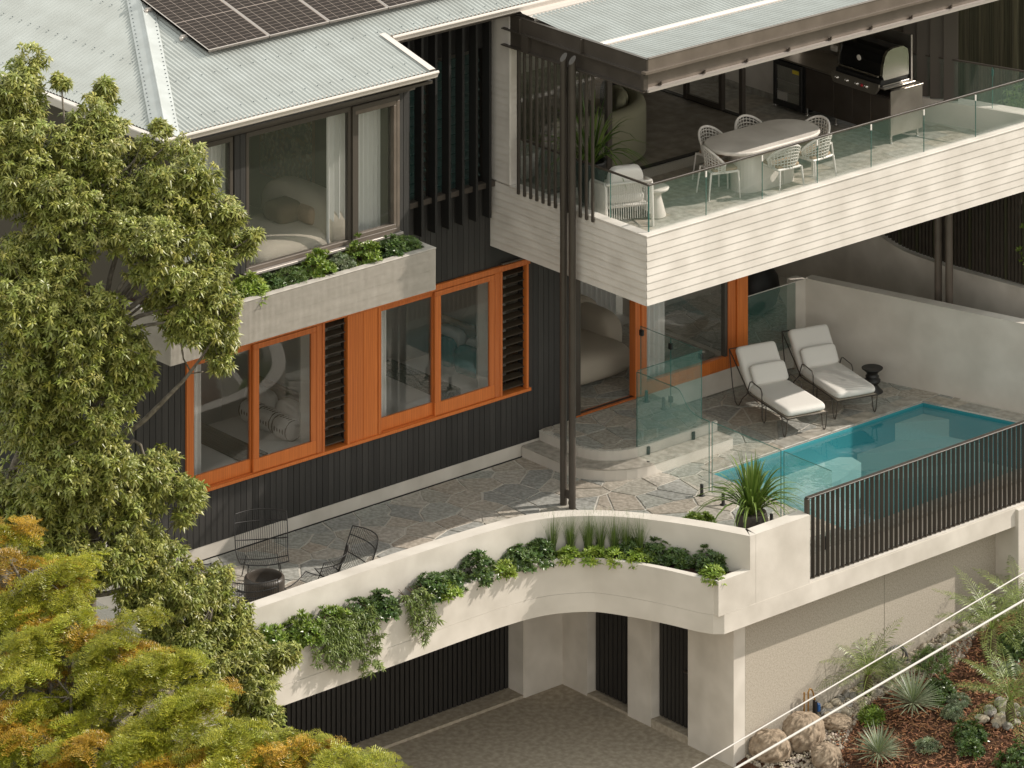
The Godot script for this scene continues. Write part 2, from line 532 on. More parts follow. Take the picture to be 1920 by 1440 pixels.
func window_sash(par: Node, x0: float, x1: float, z: float, stile0 := 0.075, stile1 := 0.075) -> void:
	var s := par
	bx(x0, x1, 1.03, 1.215, z, z + 0.045, "sash_bottom_rail", M.wood[2], s, 0.004)
	bx(x0, x1, 2.79, 2.87, z, z + 0.045, "sash_top_rail", M.wood[0], s, 0.004)
	bx(x0, x0 + stile0, 1.215, 2.79, z, z + 0.045, "sash_stile", M.wood[1], s, 0.004)
	bx(x1 - stile1, x1, 1.215, 2.79, z, z + 0.045, "sash_stile", M.wood[0], s, 0.004)
	bx(x0 + stile0, x1 - stile1, 1.215, 2.79, z + 0.02, z + 0.026, "pane", M.window, s)
func louvre_bay(par: Node, x0: float, x1: float, z: float) -> void:
	bx(x0, x0 + 0.045, 1.02, 2.90, z - 0.03, z + 0.06, "jamb", M.wood[0], par, 0.004)
	bx(x1 - 0.045, x1, 1.02, 2.90, z - 0.03, z + 0.06, "jamb", M.wood[2], par, 0.004)
	bx(x0 + 0.05, x0 + 0.065, 1.03, 2.88, z - 0.08, z - 0.02, "gallery", M.black, par)
	bx(x1 - 0.065, x1 - 0.05, 1.03, 2.88, z - 0.08, z - 0.02, "gallery", M.black, par)
	for i in 14:
		var y := 1.10 + i * 0.131
		var b := MB.new()
		b.box(0, 0, 0, x1 - x0 - 0.13, 0.014, 0.13, 0.004)
		put("louvre_blade", b, M.louvre, par, Transform3D(Basis(Vector3.RIGHT, deg_to_rad(14)), Vector3((x0 + x1) / 2, y, z - 0.035)))
func lower_windows() -> void:
	var Z := -3.49
	var w := put("window", MB.new(), M.wood[0], house)
	bx(-5.70, -5.57, 1.02, 2.96, Z - 0.10, Z + 0.055, "jamb", M.wood[1], w, 0.005)
	bx(-5.70, 0.76, 2.88, 2.965, Z - 0.10, Z + 0.05, "head", M.wood[0], w, 0.005)
	bx(-5.72, 0.76, 0.975, 1.022, Z - 0.10, Z + 0.075, "sill", M.wood[2], w, 0.006)
	bx(-3.345, -3.245, 1.022, 2.88, Z - 0.10, Z + 0.05, "jamb", M.wood[0], w, 0.005)
	bx(-5.57, -3.345, 1.012, 1.03, Z - 0.09, Z + 0.03, "track", M.wood[1], w)
	window_sash(w, -5.57, -4.40, Z - 0.055, 0.03, 0.12)
	window_sash(w, -4.50, -3.345, Z + 0.0, 0.105, 0.10)
	louvre_bay(w, -3.245, -2.735, Z)
	w = put("infill_panel", MB.new(), M.wood[0], house)
	for i in 2:
		bx(-2.73 + i * 0.267, -2.466 + i * 0.267, 1.0, 2.92, Z - 0.05, Z + 0.035 + 0.002 * i, "panel_board", M.wood[1 + i], w, 0.002)
	w = put("window", MB.new(), M.wood[0], house)
	bx(-2.19, -2.13, 1.022, 2.88, Z - 0.10, Z + 0.045, "jamb", M.wood[1], w, 0.005)
	bx(-2.13, 0.05, 1.012, 1.03, Z - 0.09, Z + 0.03, "track", M.wood[1], w)
	window_sash(w, -2.13, -1.00, Z - 0.055, 0.03, 0.12)
	window_sash(w, -1.11, 0.055, Z + 0.0, 0.12, 0.10)
	bx(0.055, 0.155, 1.022, 2.88, Z - 0.10, Z + 0.05, "jamb", M.wood[0], w, 0.005)
	louvre_bay(w, 0.155, 0.72, Z)
	var b := MB.new()                                                  # shadowed backing behind the louvres
	b.span(-3.24, -2.74, 1.0, 2.9, Z - 0.5, Z - 0.46)
	b.span(0.16, 0.71, 1.0, 2.9, Z - 0.5, Z - 0.46)
	put("louvre_blind", b, M.plaster_in, house)
	b = MB.new()
	b.span(0.2, 0.95, 2.985, 3.0, Z + 0.02, Z + 0.06)
	put("window_flashing", b, M.bronze_light, house)

func upper_bay() -> void:
	var Z := -2.27
	var b := MB.new()
	b.span(-7.0, -2.6, 3.7, 4.44, Z - 0.2, Z)
	b.span(-7.0, -2.6, 6.40, 6.62, Z - 0.2, Z)
	b.span(-2.79, -2.6, 4.44, 6.40, Z - 0.2, Z)
	b.span(-5.76, -5.56, 4.44, 6.40, Z - 0.2, Z)
	b.span(-7.0, -6.80, 4.44, 6.40, Z - 0.2, Z)
	b.span(-2.8, -2.6, 3.7, 6.7, -9.0, Z - 0.2)
	b.span(-7.0, -6.8, 3.7, 6.7, -9.0, Z - 0.2)
	b.span(-6.8, -2.8, 3.95, 6.62, -6.6, -6.4)
	var w := put("bay_wall", b, M.frame_dark, house)
	boards_v(w, -5.76, -5.555, 4.44, 6.40, Z, 0.1)
	boards_v(w, -2.79, -2.6, 4.2, 6.45, Z, 0.095)
	for i in 14:
		var z := Z - 0.1 * i
		bx(-2.598, -2.58, 4.0, 6.5, z - 0.097, z, "board", M.board[rng.randi() % 4], w, 0.003)
	b = MB.new()
	b.span(-7.0, -2.6, 6.62, 6.70, -9.0, Z + 0.02)
	put("bay_ceiling", b, M.plaster_in, house)
	b = MB.new()                                                       # eaves lining and boxed fascia
	b.span(-7.25, -2.5, 6.60, 6.64, Z, -1.83)
	b.span(-7.1, -2.56, 6.45, 6.60, Z, Z + 0.12)
	b.span(-2.56, -2.40, 6.45, 6.60, Z, Z + 0.03)
	put("eaves", b, M.bronze, house)
	var specs := [[-6.80, -5.78, 0], [-5.55, -3.66, 1], [-3.66, -2.79, 2]]
	for s in specs:
		var o := put("bay_window", MB.new(), M.frame_dark, house)
		var x0: float = s[0]; var x1: float = s[1]
		var fr: Material = M.frame_dark
		var d := 0.055 if s[2] == 2 else 0.02
		bx(x0, x1, 4.44, 4.50, Z - 0.06, Z + d, "sill_rail", M.bronze_light, o, 0.004)
		bx(x0, x1, 6.33, 6.40, Z - 0.06, Z + d, "head_rail", fr, o, 0.004)
		bx(x0, x0 + 0.055, 4.50, 6.33, Z - 0.06, Z + d, "jamb", fr, o, 0.004)
		bx(x1 - 0.055, x1, 4.50, 6.33, Z - 0.06, Z + d, "jamb", M.bronze_light if s[2] == 2 else fr, o, 0.004)
		if s[2] == 2:
			bx(x0 + 0.055, x1 - 0.055, 4.50, 4.56, Z - 0.03, Z + 0.05, "sash_rail", M.bronze_light, o, 0.004)
			bx(x0 + 0.055, x1 - 0.055, 6.27, 6.33, Z - 0.03, Z + 0.05, "sash_rail", M.bronze_light, o, 0.004)
			bx(x0 + 0.055, x0 + 0.11, 4.56, 6.27, Z - 0.03, Z + 0.05, "stile", fr, o, 0.004)
			bx(x1 - 0.11, x1 - 0.055, 4.56, 6.27, Z - 0.03, Z + 0.05, "stile", M.bronze_light, o, 0.004)
		bx(x0 + 0.055, x1 - 0.055, 4.50, 6.33, Z - 0.02, Z - 0.014, "pane", M.window, o)
	bx(-5.6, -2.75, 4.40, 4.435, Z - 0.02, Z + 0.09, "sill_flashing", M.alu, house, 0.003)
	# fluted tile planter under the bay
	var p := put("fluted_planter", MB.new(), M.flute, house)
	b = MB.new()
	b.span(-7.30, -2.58, 3.70, 4.285, -1.75, -1.665)
	b.span(-7.30, -7.215, 3.70, 4.285, -3.1, -1.75)
	b.span(-2.665, -2.58, 3.70, 4.285, -2.26, -1.75)
	b.span(-7.215, -2.665, 3.70, 3.78, -2.26, -1.75)
	b.span(-7.215, -7.0, 3.70, 3.78, -3.1, -2.26)
	put("planter_box", b, M.flute, p)
	b = MB.new()
	b.span(-7.308, -2.572, 4.285, 4.30, -1.775, -1.655, 0.004)
	b.span(-7.308, -7.2, 4.285, 4.30, -3.1, -1.776, 0.004)
	b.span(-2.68, -2.572, 4.285, 4.30, -2.26, -1.776, 0.004)
	put("planter_rim", b, M.flute, p)
	b = MB.new()                                                       # finger tiles: half-round ribs in four courses
	for c in 4:
		var y0 := 3.70 + c * 0.146
		var y1 := y0 + 0.1435
		var put_rib := func(x: float, z: float, ux: float, uz: float, nx: float, nz: float) -> void:
			var pr := []
			for q in [[-0.0098, 0.0], [-0.0065, 0.0085], [0.0, 0.0115], [0.0065, 0.0085], [0.0098, 0.0]]:
				pr.append(Vector3(x + ux * q[0] + nx * q[1], 0, z + uz * q[0] + nz * q[1]))
			for i in 4:
				b.quad(pr[i] + Vector3(0, y0, 0), pr[i + 1] + Vector3(0, y0, 0), pr[i + 1] + Vector3(0, y1, 0), pr[i] + Vector3(0, y1, 0))
		var x := -7.29
		while x < -2.585:
			put_rib.call(x, -1.665, 1.0, 0.0, 0.0, 1.0)
			x += 0.0215
		var z := -3.09
		while z < -1.67:
			put_rib.call(-7.30, z, 0.0, 1.0, -1.0, 0.0)
			z += 0.0215
	stuff(put("finger_tiles", b, M.flute, p))
	b = MB.new()
	b.span(-7.21, -2.67, 3.79, 4.225, -2.25, -1.756)
	b.span(-7.21, -7.0, 3.79, 4.225, -3.09, -2.26)
	put("planter_soil", b, M.soil, p)

func fin_screen() -> void:
	var w := put("screen_wall", MB.new(), M.black, house)
	var b := MB.new()
	b.span(-2.58, -0.02, 6.3, 7.0, -3.69, -3.49)
	b.span(-2.58, -2.2, 4.0, 6.3, -3.69, -3.49)
	b.span(-2.2, 0.3, 3.9, 4.05, -3.69, -3.49)
	b.span(-0.1, 0.16, 4.05, 6.3, -3.69, -3.49)
	put("screen_backing", b, M.black, w)
	b = MB.new()
	b.span(-2.58, 0.0, 3.95, 6.9, -6.2, -6.1)
	b.span(-2.58, 0.0, 3.9, 3.95, -6.2, -3.7)
	b.span(-2.58, 0.16, 6.8, 6.9, -6.2, -3.7)
	b.span(-0.06, 0.0, 3.95, 6.8, -6.1, -3.7)
	put("stair_room", b, M.plaster_in, w)
	var gm := glass(0.35, Color(0.20, 0.33, 0.31))
	for i in 15:
		for k in 2:
			var g := MB.new()
			g.box(0, 0, 0, 0.95, 0.006, 0.15)
			put("glass_louvre", g, gm, w, Transform3D(Basis(Vector3.RIGHT, deg_to_rad(50)), Vector3(-1.7 + k * 1.05, 4.16 + i * 0.142, -3.56)))
	for k in 3:
		bx(-2.2 + k * 1.05, -2.14 + k * 1.05, 4.05, 6.3, -3.62, -3.5, "mullion", M.frame_dark, w, 0.004)
	var s := put("fin_screen", MB.new(), M.fin, house)
	for i in 9:
		var x := -0.175 - 0.2635 * i
		bx(x - 0.022, x + 0.022, 3.81, 6.86, -3.44, -3.27, "fin", M.fin, s, 0.004)
	bx(-2.55, -0.012, 4.235, 4.32, -3.47, -3.35, "rail", M.bronze, s, 0.005)

func slope_sheet(b: MB, poly: PackedVector2Array, along: Vector3, acr: Vector3, origin: Vector3, up: Vector3, pitch: float, amp: float, lo: float, hi: float) -> void:
	# corrugated sheet over a polygon given in (across, along) metres: strips one sixth of a wave wide
	var step := pitch / 6.0
	var s := lo
	while s < hi:
		var c := s + step * 0.5
		var ends := []
		for edge in [s, s + step]:
			var mn := 1e9; var mx := -1e9
			for i in poly.size():
				var a := poly[i]; var d := poly[(i + 1) % poly.size()]
				if (a.x - c) * (d.x - c) < 0:
					var k: float = (clampf(edge, minf(a.x, d.x), maxf(a.x, d.x)) - a.x) / (d.x - a.x)
					var yy := lerpf(a.y, d.y, k)
					mn = minf(mn, yy); mx = maxf(mx, yy)
			ends.append([edge, mn, mx])
		if ends[0][1] < ends[0][2] and ends[0][1] < 1e8:
			var q := []
			var nn := []
			for it in ends:
				var ph: float = TAU * it[0] / pitch
				var off := up * (amp * sin(ph))
				var nm := (up - acr * (amp * TAU / pitch * cos(ph))).normalized()
				for e in [it[1], it[2]]:
					q.append(origin + acr * it[0] + along * e + off)
					nn.append(nm)
			b.trin(q[0], q[2], q[3], nn[0], nn[2], nn[3])
			b.trin(q[0], q[3], q[1], nn[0], nn[3], nn[1])
		s += step
func strip(b: MB, pts: Array, lift: float) -> void:
	for i in pts.size() - 1:
		var a = pts[i]; var d = pts[i + 1]
		b.quad(a[0] + Vector3(0, lift, 0), a[1] + Vector3(0, lift, 0), d[1] + Vector3(0, lift, 0), d[0] + Vector3(0, lift, 0))
func gutter(par: Node, x0: float, x1: float, y: float, z: float) -> void:
	var prof := [[0.0, 0.0], [0.015, -0.012], [0.02, -0.03], [0.008, -0.045], [-0.012, -0.075], [-0.02, -0.10], [-0.05, -0.12], [-0.12, -0.125], [-0.12, 0.0], [-0.105, 0.0], [-0.105, -0.10], [-0.02, -0.09], [-0.014, -0.02]]
	var poly := PackedVector2Array()
	for q in prof: poly.append(Vector2(z + q[0], y + q[1]))
	var b := MB.new()
	for i in poly.size():
		var a := poly[i]; var d := poly[(i + 1) % poly.size()]
		b.quad(Vector3(x0, a.y, a.x), Vector3(x0, d.y, d.x), Vector3(x1, d.y, d.x), Vector3(x1, a.y, a.x))
	put("gutter", b, M.gutter, par)
func roofs() -> void:
	var r := put("roof", MB.new(), M.roof, house)
	var m := 0.24
	var ml := 0.40
	var dxz := m / ml                                                   # the hip runs this far in x per metre back
	var zr := -9.4                                                      # ridge
	var sl := sqrt(1 + m * m)
	var up := Vector3(0, 1, m).normalized()
	var al := Vector3(0, m, -1) / sl
	var o := Vector3(0, 6.79, -1.80)
	var L := (-1.80 - zr) * sl
	var st := (2.87 - 1.80) * sl
	var hx := -7.27
	var poly := pv([hx, 0.0, -2.52, 0.0, -2.52, st, 9.0, st, 9.0, L, hx + dxz * (-1.80 - zr), L])
	var b := MB.new()
	slope_sheet(b, poly, al, Vector3.RIGHT, o, up, 0.076, 0.0115, hx, 9.0)
	put("roof_sheet", b, M.roof, r)
	b = MB.new()                                                        # left plane, corrugations running down towards -x
	var sl2 := sqrt(1 + ml * ml)
	var al2 := Vector3(1, ml, 0) / sl2
	var poly2 := pv([-1.80, 0.0, zr, dxz * (-1.80 - zr) * sl2, -14.0, dxz * (-1.80 - zr) * sl2, -14.0, 0.0])
	slope_sheet(b, poly2, al2, Vector3(0, 0, 1), Vector3(hx, 6.79, 0), Vector3(-ml, 1, 0).normalized(), 0.076, 0.0115, -14.0, -1.80)
	put("roof_sheet", b, M.roof, r)
	b = MB.new()                                                        # closed underside so that no light leaks into the rooms
	var h1 := Vector3(hx, 6.70, -1.86); var h2 := Vector3(hx + dxz * (-1.80 - zr), 6.70 + m * (-1.80 - zr), zr)
	b.quad(h1, Vector3(-2.52, 6.70, -1.86), Vector3(-2.52, h2.y, zr), h2)
	b.quad(Vector3(-2.52, 6.96, -2.95), Vector3(9, 6.96, -2.95), Vector3(9, h2.y, zr), Vector3(-2.52, h2.y, zr))
	b.quad(Vector3(hx, 6.70, -14), h1, h2, Vector3(h2.x, h2.y, -14))
	put("roof_lining", b, M.black, r)
	# hip capping with turned-down wings and its screws
	b = MB.new()
	var A := o + Vector3(hx, 0, 0); var B := Vector3(h2.x, o.y + m * (-1.80 - zr), zr)
	var hd := (B - A).normalized()
	var wl := Vector3(-0.03, 0.0, -0.17); wl.y = ml * (-0.03 + 0.0) - 0.0
	var on_front := func(p: Vector3) -> Vector3: return Vector3(p.x, o.y + m * (-1.80 - p.z), p.z)
	var on_left := func(p: Vector3) -> Vector3: return Vector3(p.x, o.y + ml * (p.x - hx), p.z)
	var side := Vector3(-hd.z, 0, hd.x).normalized()                    # horizontally to the front-right of the hip
	for sg in [1.0, -1.0]:
		var pa: Vector3 = A + side * 0.19 * sg; var pb: Vector3 = B + side * 0.19 * sg
		pa = on_front.call(pa) if sg > 0 else on_left.call(pa)
		pb = on_front.call(pb) if sg > 0 else on_left.call(pb)
		var l1 := Vector3(0, 0.055, 0); var l2 := Vector3(0, 0.022, 0)
		if sg > 0:
			b.quad(A + l1, pa + l2, pb + l2, B + l1)
			b.quad(pa + l2, pa - l2, pb - l2, pb + l2)
		else:
			b.quad(pa + l2, A + l1, B + l1, pb + l2)
			b.quad(pa - l2, pa + l2, pb + l2, pb - l2)
	b.tube(PackedVector3Array([A + Vector3(0, 0.05, 0), B + Vector3(0, 0.05, 0)]), 0.016, 0.016, 8)
	put("hip_capping", b, M.flashing, r)
	b = MB.new()
	for i in 60:
		for sg in [1.0, -1.0]:
			var p: Vector3 = A + hd * (0.15 + i * 0.115) + side * 0.155 * sg
			p = on_front.call(p) if sg > 0 else on_left.call(p)
			b.box(p.x, p.y + 0.034, p.z, 0.014, 0.012, 0.014)
	for i in 60:
		for j in 5:
			var x := -6.9 + i * 0.228
			var z := -2.1 - j * 0.9
			if x > -2.5 and z > -2.9: continue
			if x < hx + dxz * (-1.80 - z) + 0.2: continue
			b.box(x, o.y + m * (-1.80 - z) + 0.012, z, 0.013, 0.012, 0.013)
	for i in 40:
		for j in 4:
			var z := -2.3 - i * 0.228
			var x := hx + 0.15 + j * 0.8
			if x > hx + dxz * (-1.80 - z) - 0.2: continue
			b.box(x, o.y + ml * (x - hx) + 0.012, z, 0.013, 0.012, 0.013)
	stuff(put("roof_screws", b, M.screw, r))
	b = MB.new()                                                        # barge capping at the end of the bay roof
	var y0 := o.y + 0.03; var y1 := o.y + m * 1.12 + 0.03
	b.quad(Vector3(-2.60, y0, -1.78), Vector3(-2.49, y0, -1.78), Vector3(-2.49, y1, -2.92), Vector3(-2.60, y1, -2.92))
	b.quad(Vector3(-2.49, y0 - 0.14, -1.78), Vector3(-2.49, y0 - 0.14, -2.92), Vector3(-2.49, y1, -2.92), Vector3(-2.49, y0, -1.78))
	put("barge_capping", b, M.gutter, r)
	gutter(r, -7.33, -2.46, 6.80, -1.745)
	gutter(r, -2.44, 9.0, 7.055, -2.81)
	b = MB.new()
	b.span(-7.40, -7.29, 6.67, 6.79, -14.0, -1.75, 0.01)
	put("gutter", b, M.gutter, r)
	b = MB.new()
	b.span(-2.44, 9.0, 6.88, 6.93, -3.5, -2.93)
	b.span(-7.25, -6.95, 6.60, 6.64, -9.0, -2.3)
	put("eaves", b, M.bronze, r)
	# solar panels in one row on brackets
	for k in 6:
		var p := put("solar_panel", MB.new(), M.cell_back, house)
		var bs := Basis(Vector3.RIGHT, -up, -al).orthonormalized()
		bs = Basis(Vector3.RIGHT, up, -al)
		var c0 := Vector3(-5.37 + k * 1.103, 6.79 + m * (-1.80 + 3.36) + 0.115, -3.36)
		p.transform = Transform3D(bs, c0)                                # local: x across, y out, -z up the slope
		var f := MB.new()
		f.span(0, 1.092, -0.03, 0.0, -1.71, 0.0)
		put("back_sheet", f, M.cell_back, p)
		f = MB.new()
		f.span(0, 1.092, -0.03, 0.005, -0.014, 0.0); f.span(0, 1.092, -0.03, 0.005, -1.71, -1.696)
		f.span(0, 0.014, -0.03, 0.005, -1.696, -0.014); f.span(1.078, 1.092, -0.03, 0.005, -1.696, -0.014)
		put("frame", f, M.alu, p)
		f = MB.new()
		for h in 2:
			for i in 6:
				for j in 10:
					var x0 := 0.024 + i * 0.1745
					var z0 := -0.026 - h * 0.835 - j * 0.0825
					f.span(x0, x0 + 0.165, 0.0, 0.002, z0 - 0.0745, z0)
		stuff(put("cells", f, M.cell, p))
	for j in 2:
		var q := Vector3(-5.45, 6.79 + m * (-1.80 + 3.9 + j * 0.85) + 0.075, -3.9 - j * 0.85)
		bx(q.x, q.x + 6.9, q.y - 0.02, q.y + 0.02, q.z - 0.02, q.z + 0.02, "panel_rail", M.alu, r)
		var f := MB.new()
		f.lathe(q + Vector3(0.0, -0.05, 0.0), [[0.0, 0.0], [0.03, 0.0], [0.03, 0.05], [0.0, 0.055]], 10)
		put("rail_foot", f, M.alu, r)

func garage() -> void:
	var g := put("garage_wall", MB.new(), M.render, house)
	var b := MB.new()
	b.span(-0.78, 0.15, -2.72, -0.6, -2.0, -1.79)
	b.span(-0.80, -0.7801, -2.72, -0.6, -2.3, -1.80)
	b.span(-9.0, -7.0, -2.72, -0.6, -2.3, -1.79)
	b.span(-0.05, 0.20, -2.72, -0.6, -1.79, -1.24)
	b.span(-0.05, 0.20, -2.72, -0.6, -0.36, 0.14)
	b.span(-0.05, 0.17, -2.80, -0.6, 0.92, 1.87)
	b.span(0.16, 0.22, -2.72, -0.6, -1.24, 0.92)
	put("pier", b, M.render, g)
	b = MB.new()
	b.span(-7.0, -0.8, -2.75, -2.66, -2.2, -1.80)
	b.span(-0.05, 0.16, -2.75, -2.66, -1.24, -0.36)
	b.span(-0.05, 0.16, -2.75, -2.58, 0.14, 0.92)
	put("threshold", b, M.concrete, g)
	var d := put("garage_door", MB.new(), M.door_black, house)
	bx(-7.0, -0.8, -2.66, -0.56, -2.2, -2.17, "door_leaf", M.black, d)
	for i in 69:
		var x := -7.0 + 0.09 * i
		bx(x + 0.012, x + 0.078, -2.655, -0.57, -2.169, -2.13, "batten", M.door_black, d, 0.004)
	for k in 2:
		var dr := put("door", MB.new(), M.door_black, house)
		var z0 := -1.24 if k == 0 else 0.14
		var z1 := -0.36 if k == 0 else 0.92
		var xb := 0.13
		bx(xb, xb + 0.03, -2.64 + 0.08 * k, -0.6, z0, z1, "door_leaf", M.black, dr)
		var n := 9
		for i in n:
			var z := z0 + 0.01 + (z1 - z0 - 0.02) / n * i
			bx(xb - 0.035, xb - 0.001, -2.64 + 0.08 * k, -0.6, z + 0.012, z + (z1 - z0) / n - 0.012, "batten", M.door_black, dr, 0.004)
		if k == 1:
			bx(xb - 0.09, xb - 0.04, -1.75, -1.73, z1 - 0.2, z1 - 0.06, "handle", M.steel_dark, dr, 0.004)
		else:
			bx(xb - 0.09, xb - 0.04, -1.15, -0.95, z0 + 0.2, z0 + 0.22, "handle", M.steel_dark, dr, 0.004)
	# retaining wall under the pool
	var w := put("retaining_wall", MB.new(), M.render_coarse, house)
	bx(0.17, 2.955, -3.0, -0.56, 1.62, 1.872, "wall_panel", M.render_coarse, w, 0.004)
	bx(2.963, 5.30, -3.0, -0.56, 1.62, 1.87, "wall_panel", M.render_coarse, w, 0.004)
	bx(5.30, 7.2, -3.0, -0.29, 1.62, 2.33, "wall_pier", M.render, w, 0.006)
	bx(7.2, 8.5, -3.0, -0.56, 1.62, 1.87, "wall_panel", M.render_coarse, w, 0.004)

# ---------------------------------------------------------------- terrace, curved planter walls, paving
func upper_out() -> PackedVector2Array: return pv([-7.35, -0.28, -5.4, -0.30, -4.4, -0.31, -3.4, -0.29, -2.6, -0.24, -2.15, -0.17, -1.75, -0.03, -1.42, 0.18, -1.14, 0.43, -0.90, 0.72, -0.70, 1.03, -0.51, 1.37, -0.33, 1.74, -0.11, 2.27])
func upper_in() -> PackedVector2Array: return pv([-7.05, -0.50, -5.4, -0.52, -4.4, -0.53, -3.4, -0.51, -2.55, -0.46, -2.05, -0.38, -1.62, -0.22, -1.27, 0.02, -0.98, 0.29, -0.73, 0.60, -0.51, 0.93, -0.31, 1.29, -0.13, 1.66, 0.04, 2.05])
func lip_out() -> PackedVector2Array: return pv([-8.2, 0.10, -6.0, 0.08, -4.4, 0.06, -3.1, 0.05, -2.5, 0.08, -2.15, 0.14, -1.86, 0.25, -1.58, 0.43, -1.34, 0.66, -1.14, 0.95, -0.98, 1.27, -0.84, 1.62, -0.72, 1.96, -0.61, 2.27])
func lip_in() -> PackedVector2Array: return pv([-8.2, -0.02, -6.0, -0.04, -4.4, -0.06, -3.1, -0.07, -2.5, -0.04, -2.18, 0.02, -1.93, 0.13, -1.66, 0.33, -1.44, 0.57, -1.26, 0.88, -1.10, 1.22, -0.96, 1.58, -0.84, 1.95, -0.73, 2.17])
func dense(p: PackedVector2Array) -> PackedVector2Array:                # Catmull-Rom through the points
	var o := PackedVector2Array()
	for i in p.size() - 1:
		var a := p[maxi(i - 1, 0)]; var b := p[i]; var c := p[i + 1]; var d := p[mini(i + 2, p.size() - 1)]
		for k in 6: o.append(b.cubic_interpolate(c, a, d, k / 6.0))
	o.append(p[p.size() - 1])
	return o
func wall_between(b: MB, o: PackedVector2Array, i: PackedVector2Array, y0: float, y1: float, lip := 0.0) -> void:
	# a wall along two curves with smooth faces: o is the viewer's side
	var m := o.size()
	var no := []
	for k in m:
		var d := (o[mini(k + 1, m - 1)] - o[maxi(k - 1, 0)]).normalized()
		no.append(Vector3(-d.y, 0, d.x))
	for k in m - 1:
		var a := o[k]; var c := o[k + 1]; var e := i[k]; var g := i[k + 1]
		var A0 := Vector3(a.x, y0, a.y); var C0 := Vector3(c.x, y0, c.y); var A1 := Vector3(a.x, y1, a.y); var C1 := Vector3(c.x, y1, c.y)
		var E0 := Vector3(e.x, y0, e.y); var G0 := Vector3(g.x, y0, g.y); var E1 := Vector3(e.x, y1, e.y); var G1 := Vector3(g.x, y1, g.y)
		var n0: Vector3 = no[k]; var n1: Vector3 = no[k + 1]
		b.trin(A0, C0, C1, n0, n1, n1); b.trin(A0, C1, A1, n0, n1, n0)
		b.trin(G0, E0, E1, -n1, -n0, -n0); b.trin(G0, E1, G1, -n1, -n0, -n1)
		b.quad(A1, C1, G1, E1)
		b.quad(E0, G0, C0, A0)
	for k in [0, m - 1]:
		var a := o[k]; var e := i[k]
		var q := [Vector3(e.x, y0, e.y), Vector3(a.x, y0, a.y), Vector3(a.x, y1, a.y), Vector3(e.x, y1, e.y)]
		if k > 0: q.reverse()
		b.quad(q[0], q[1], q[2], q[3])
var stone_cells := []
func crazy(par: Node, regions: Array, x0: float, x1: float, z0: float, z1: float, y: float, step: float, called := "stone") -> int:
	# irregular flagstones: Voronoi cells of jittered points, drawn in to leave joints and cut to the paved area
	var pts := []
	var nx := int((x1 - x0) / step) + 2
	var nz := int((z1 - z0) / step) + 2
	for i in range(-1, nx):
		for j in range(-1, nz):
			pts.append(Vector2(x0 + (i + 0.5 + R(-0.47, 0.47) + 0.5 * (j % 2)) * step, z0 + (j + 0.5 + R(-0.47, 0.47)) * step))
			if R(0, 1) < 0.22: pts.append(Vector2(x0 + (i + R(0, 1)) * step, z0 + (j + R(0, 1)) * step))
	var made := 0
	for p in pts:
		var cell := pv([p.x - 1.2, p.y - 1.2, p.x + 1.2, p.y - 1.2, p.x + 1.2, p.y + 1.2, p.x - 1.2, p.y + 1.2])
		for q in pts:
			if q == p or p.distance_squared_to(q) > 4.0: continue
			var mid: Vector2 = (p + q) / 2; var d: Vector2 = (q - p).normalized()
			var out := PackedVector2Array()
			for k in cell.size():
				var a := cell[k]; var c := cell[(k + 1) % cell.size()]
				var sa := (a - mid).dot(d); var sc := (c - mid).dot(d)
				if sa <= 0: out.append(a)
				if sa * sc < 0: out.append(a.lerp(c, sa / (sa - sc)))
			cell = out
			if cell.size() < 3: break
		if cell.size() < 3: continue
		for r in regions:
			for piece in Geometry2D.intersect_polygons(cell, r):
				for s in Geometry2D.offset_polygon(piece, -R(0.007, 0.013), Geometry2D.JOIN_MITER):
					var area := 0.0
					for k in s.size(): area += s[k].cross(s[(k + 1) % s.size()])
					if absf(area) < 0.016: continue
					var ctr := Vector2.ZERO
					for v in s: ctr += v / s.size()
					var wob := PackedVector2Array()                       # broken edges: a mid point on each long side, nudged
					for k in s.size():
						var a: Vector2 = s[k]; var c: Vector2 = s[(k + 1) % s.size()]
						wob.append(a.lerp(ctr, R(0.0, 0.05)))
						if a.distance_to(c) > 0.16: wob.append(a.lerp(c, R(0.35, 0.65)).lerp(ctr, R(0.0, 0.07)))
					var b := MB.new()
					b.prism(wob, 0.0, 0.022 + R(-0.003, 0.003), true, false)
					put(called, b, M.stone[rng.randi() % M.stone.size()], par, Transform3D(Basis(), Vector3(0, y, 0)))
					made += 1
	return made
func landing_poly(grow: float) -> PackedVector2Array:
	var p := PackedVector2Array()
	p.append(Vector2(3.25, -3.46)); p.append(Vector2(0.95 - grow, -3.46))
	for k in 11:
		var a := PI - (PI / 2) * k / 10.0
		p.append(Vector2(1.68 + cos(a) * (0.73 + grow), -2.68 + sin(a) * (0.70 + grow)))
	p.append(Vector2(3.25, -1.98 + (grow if grow > 0 else 0.0)))
	return p
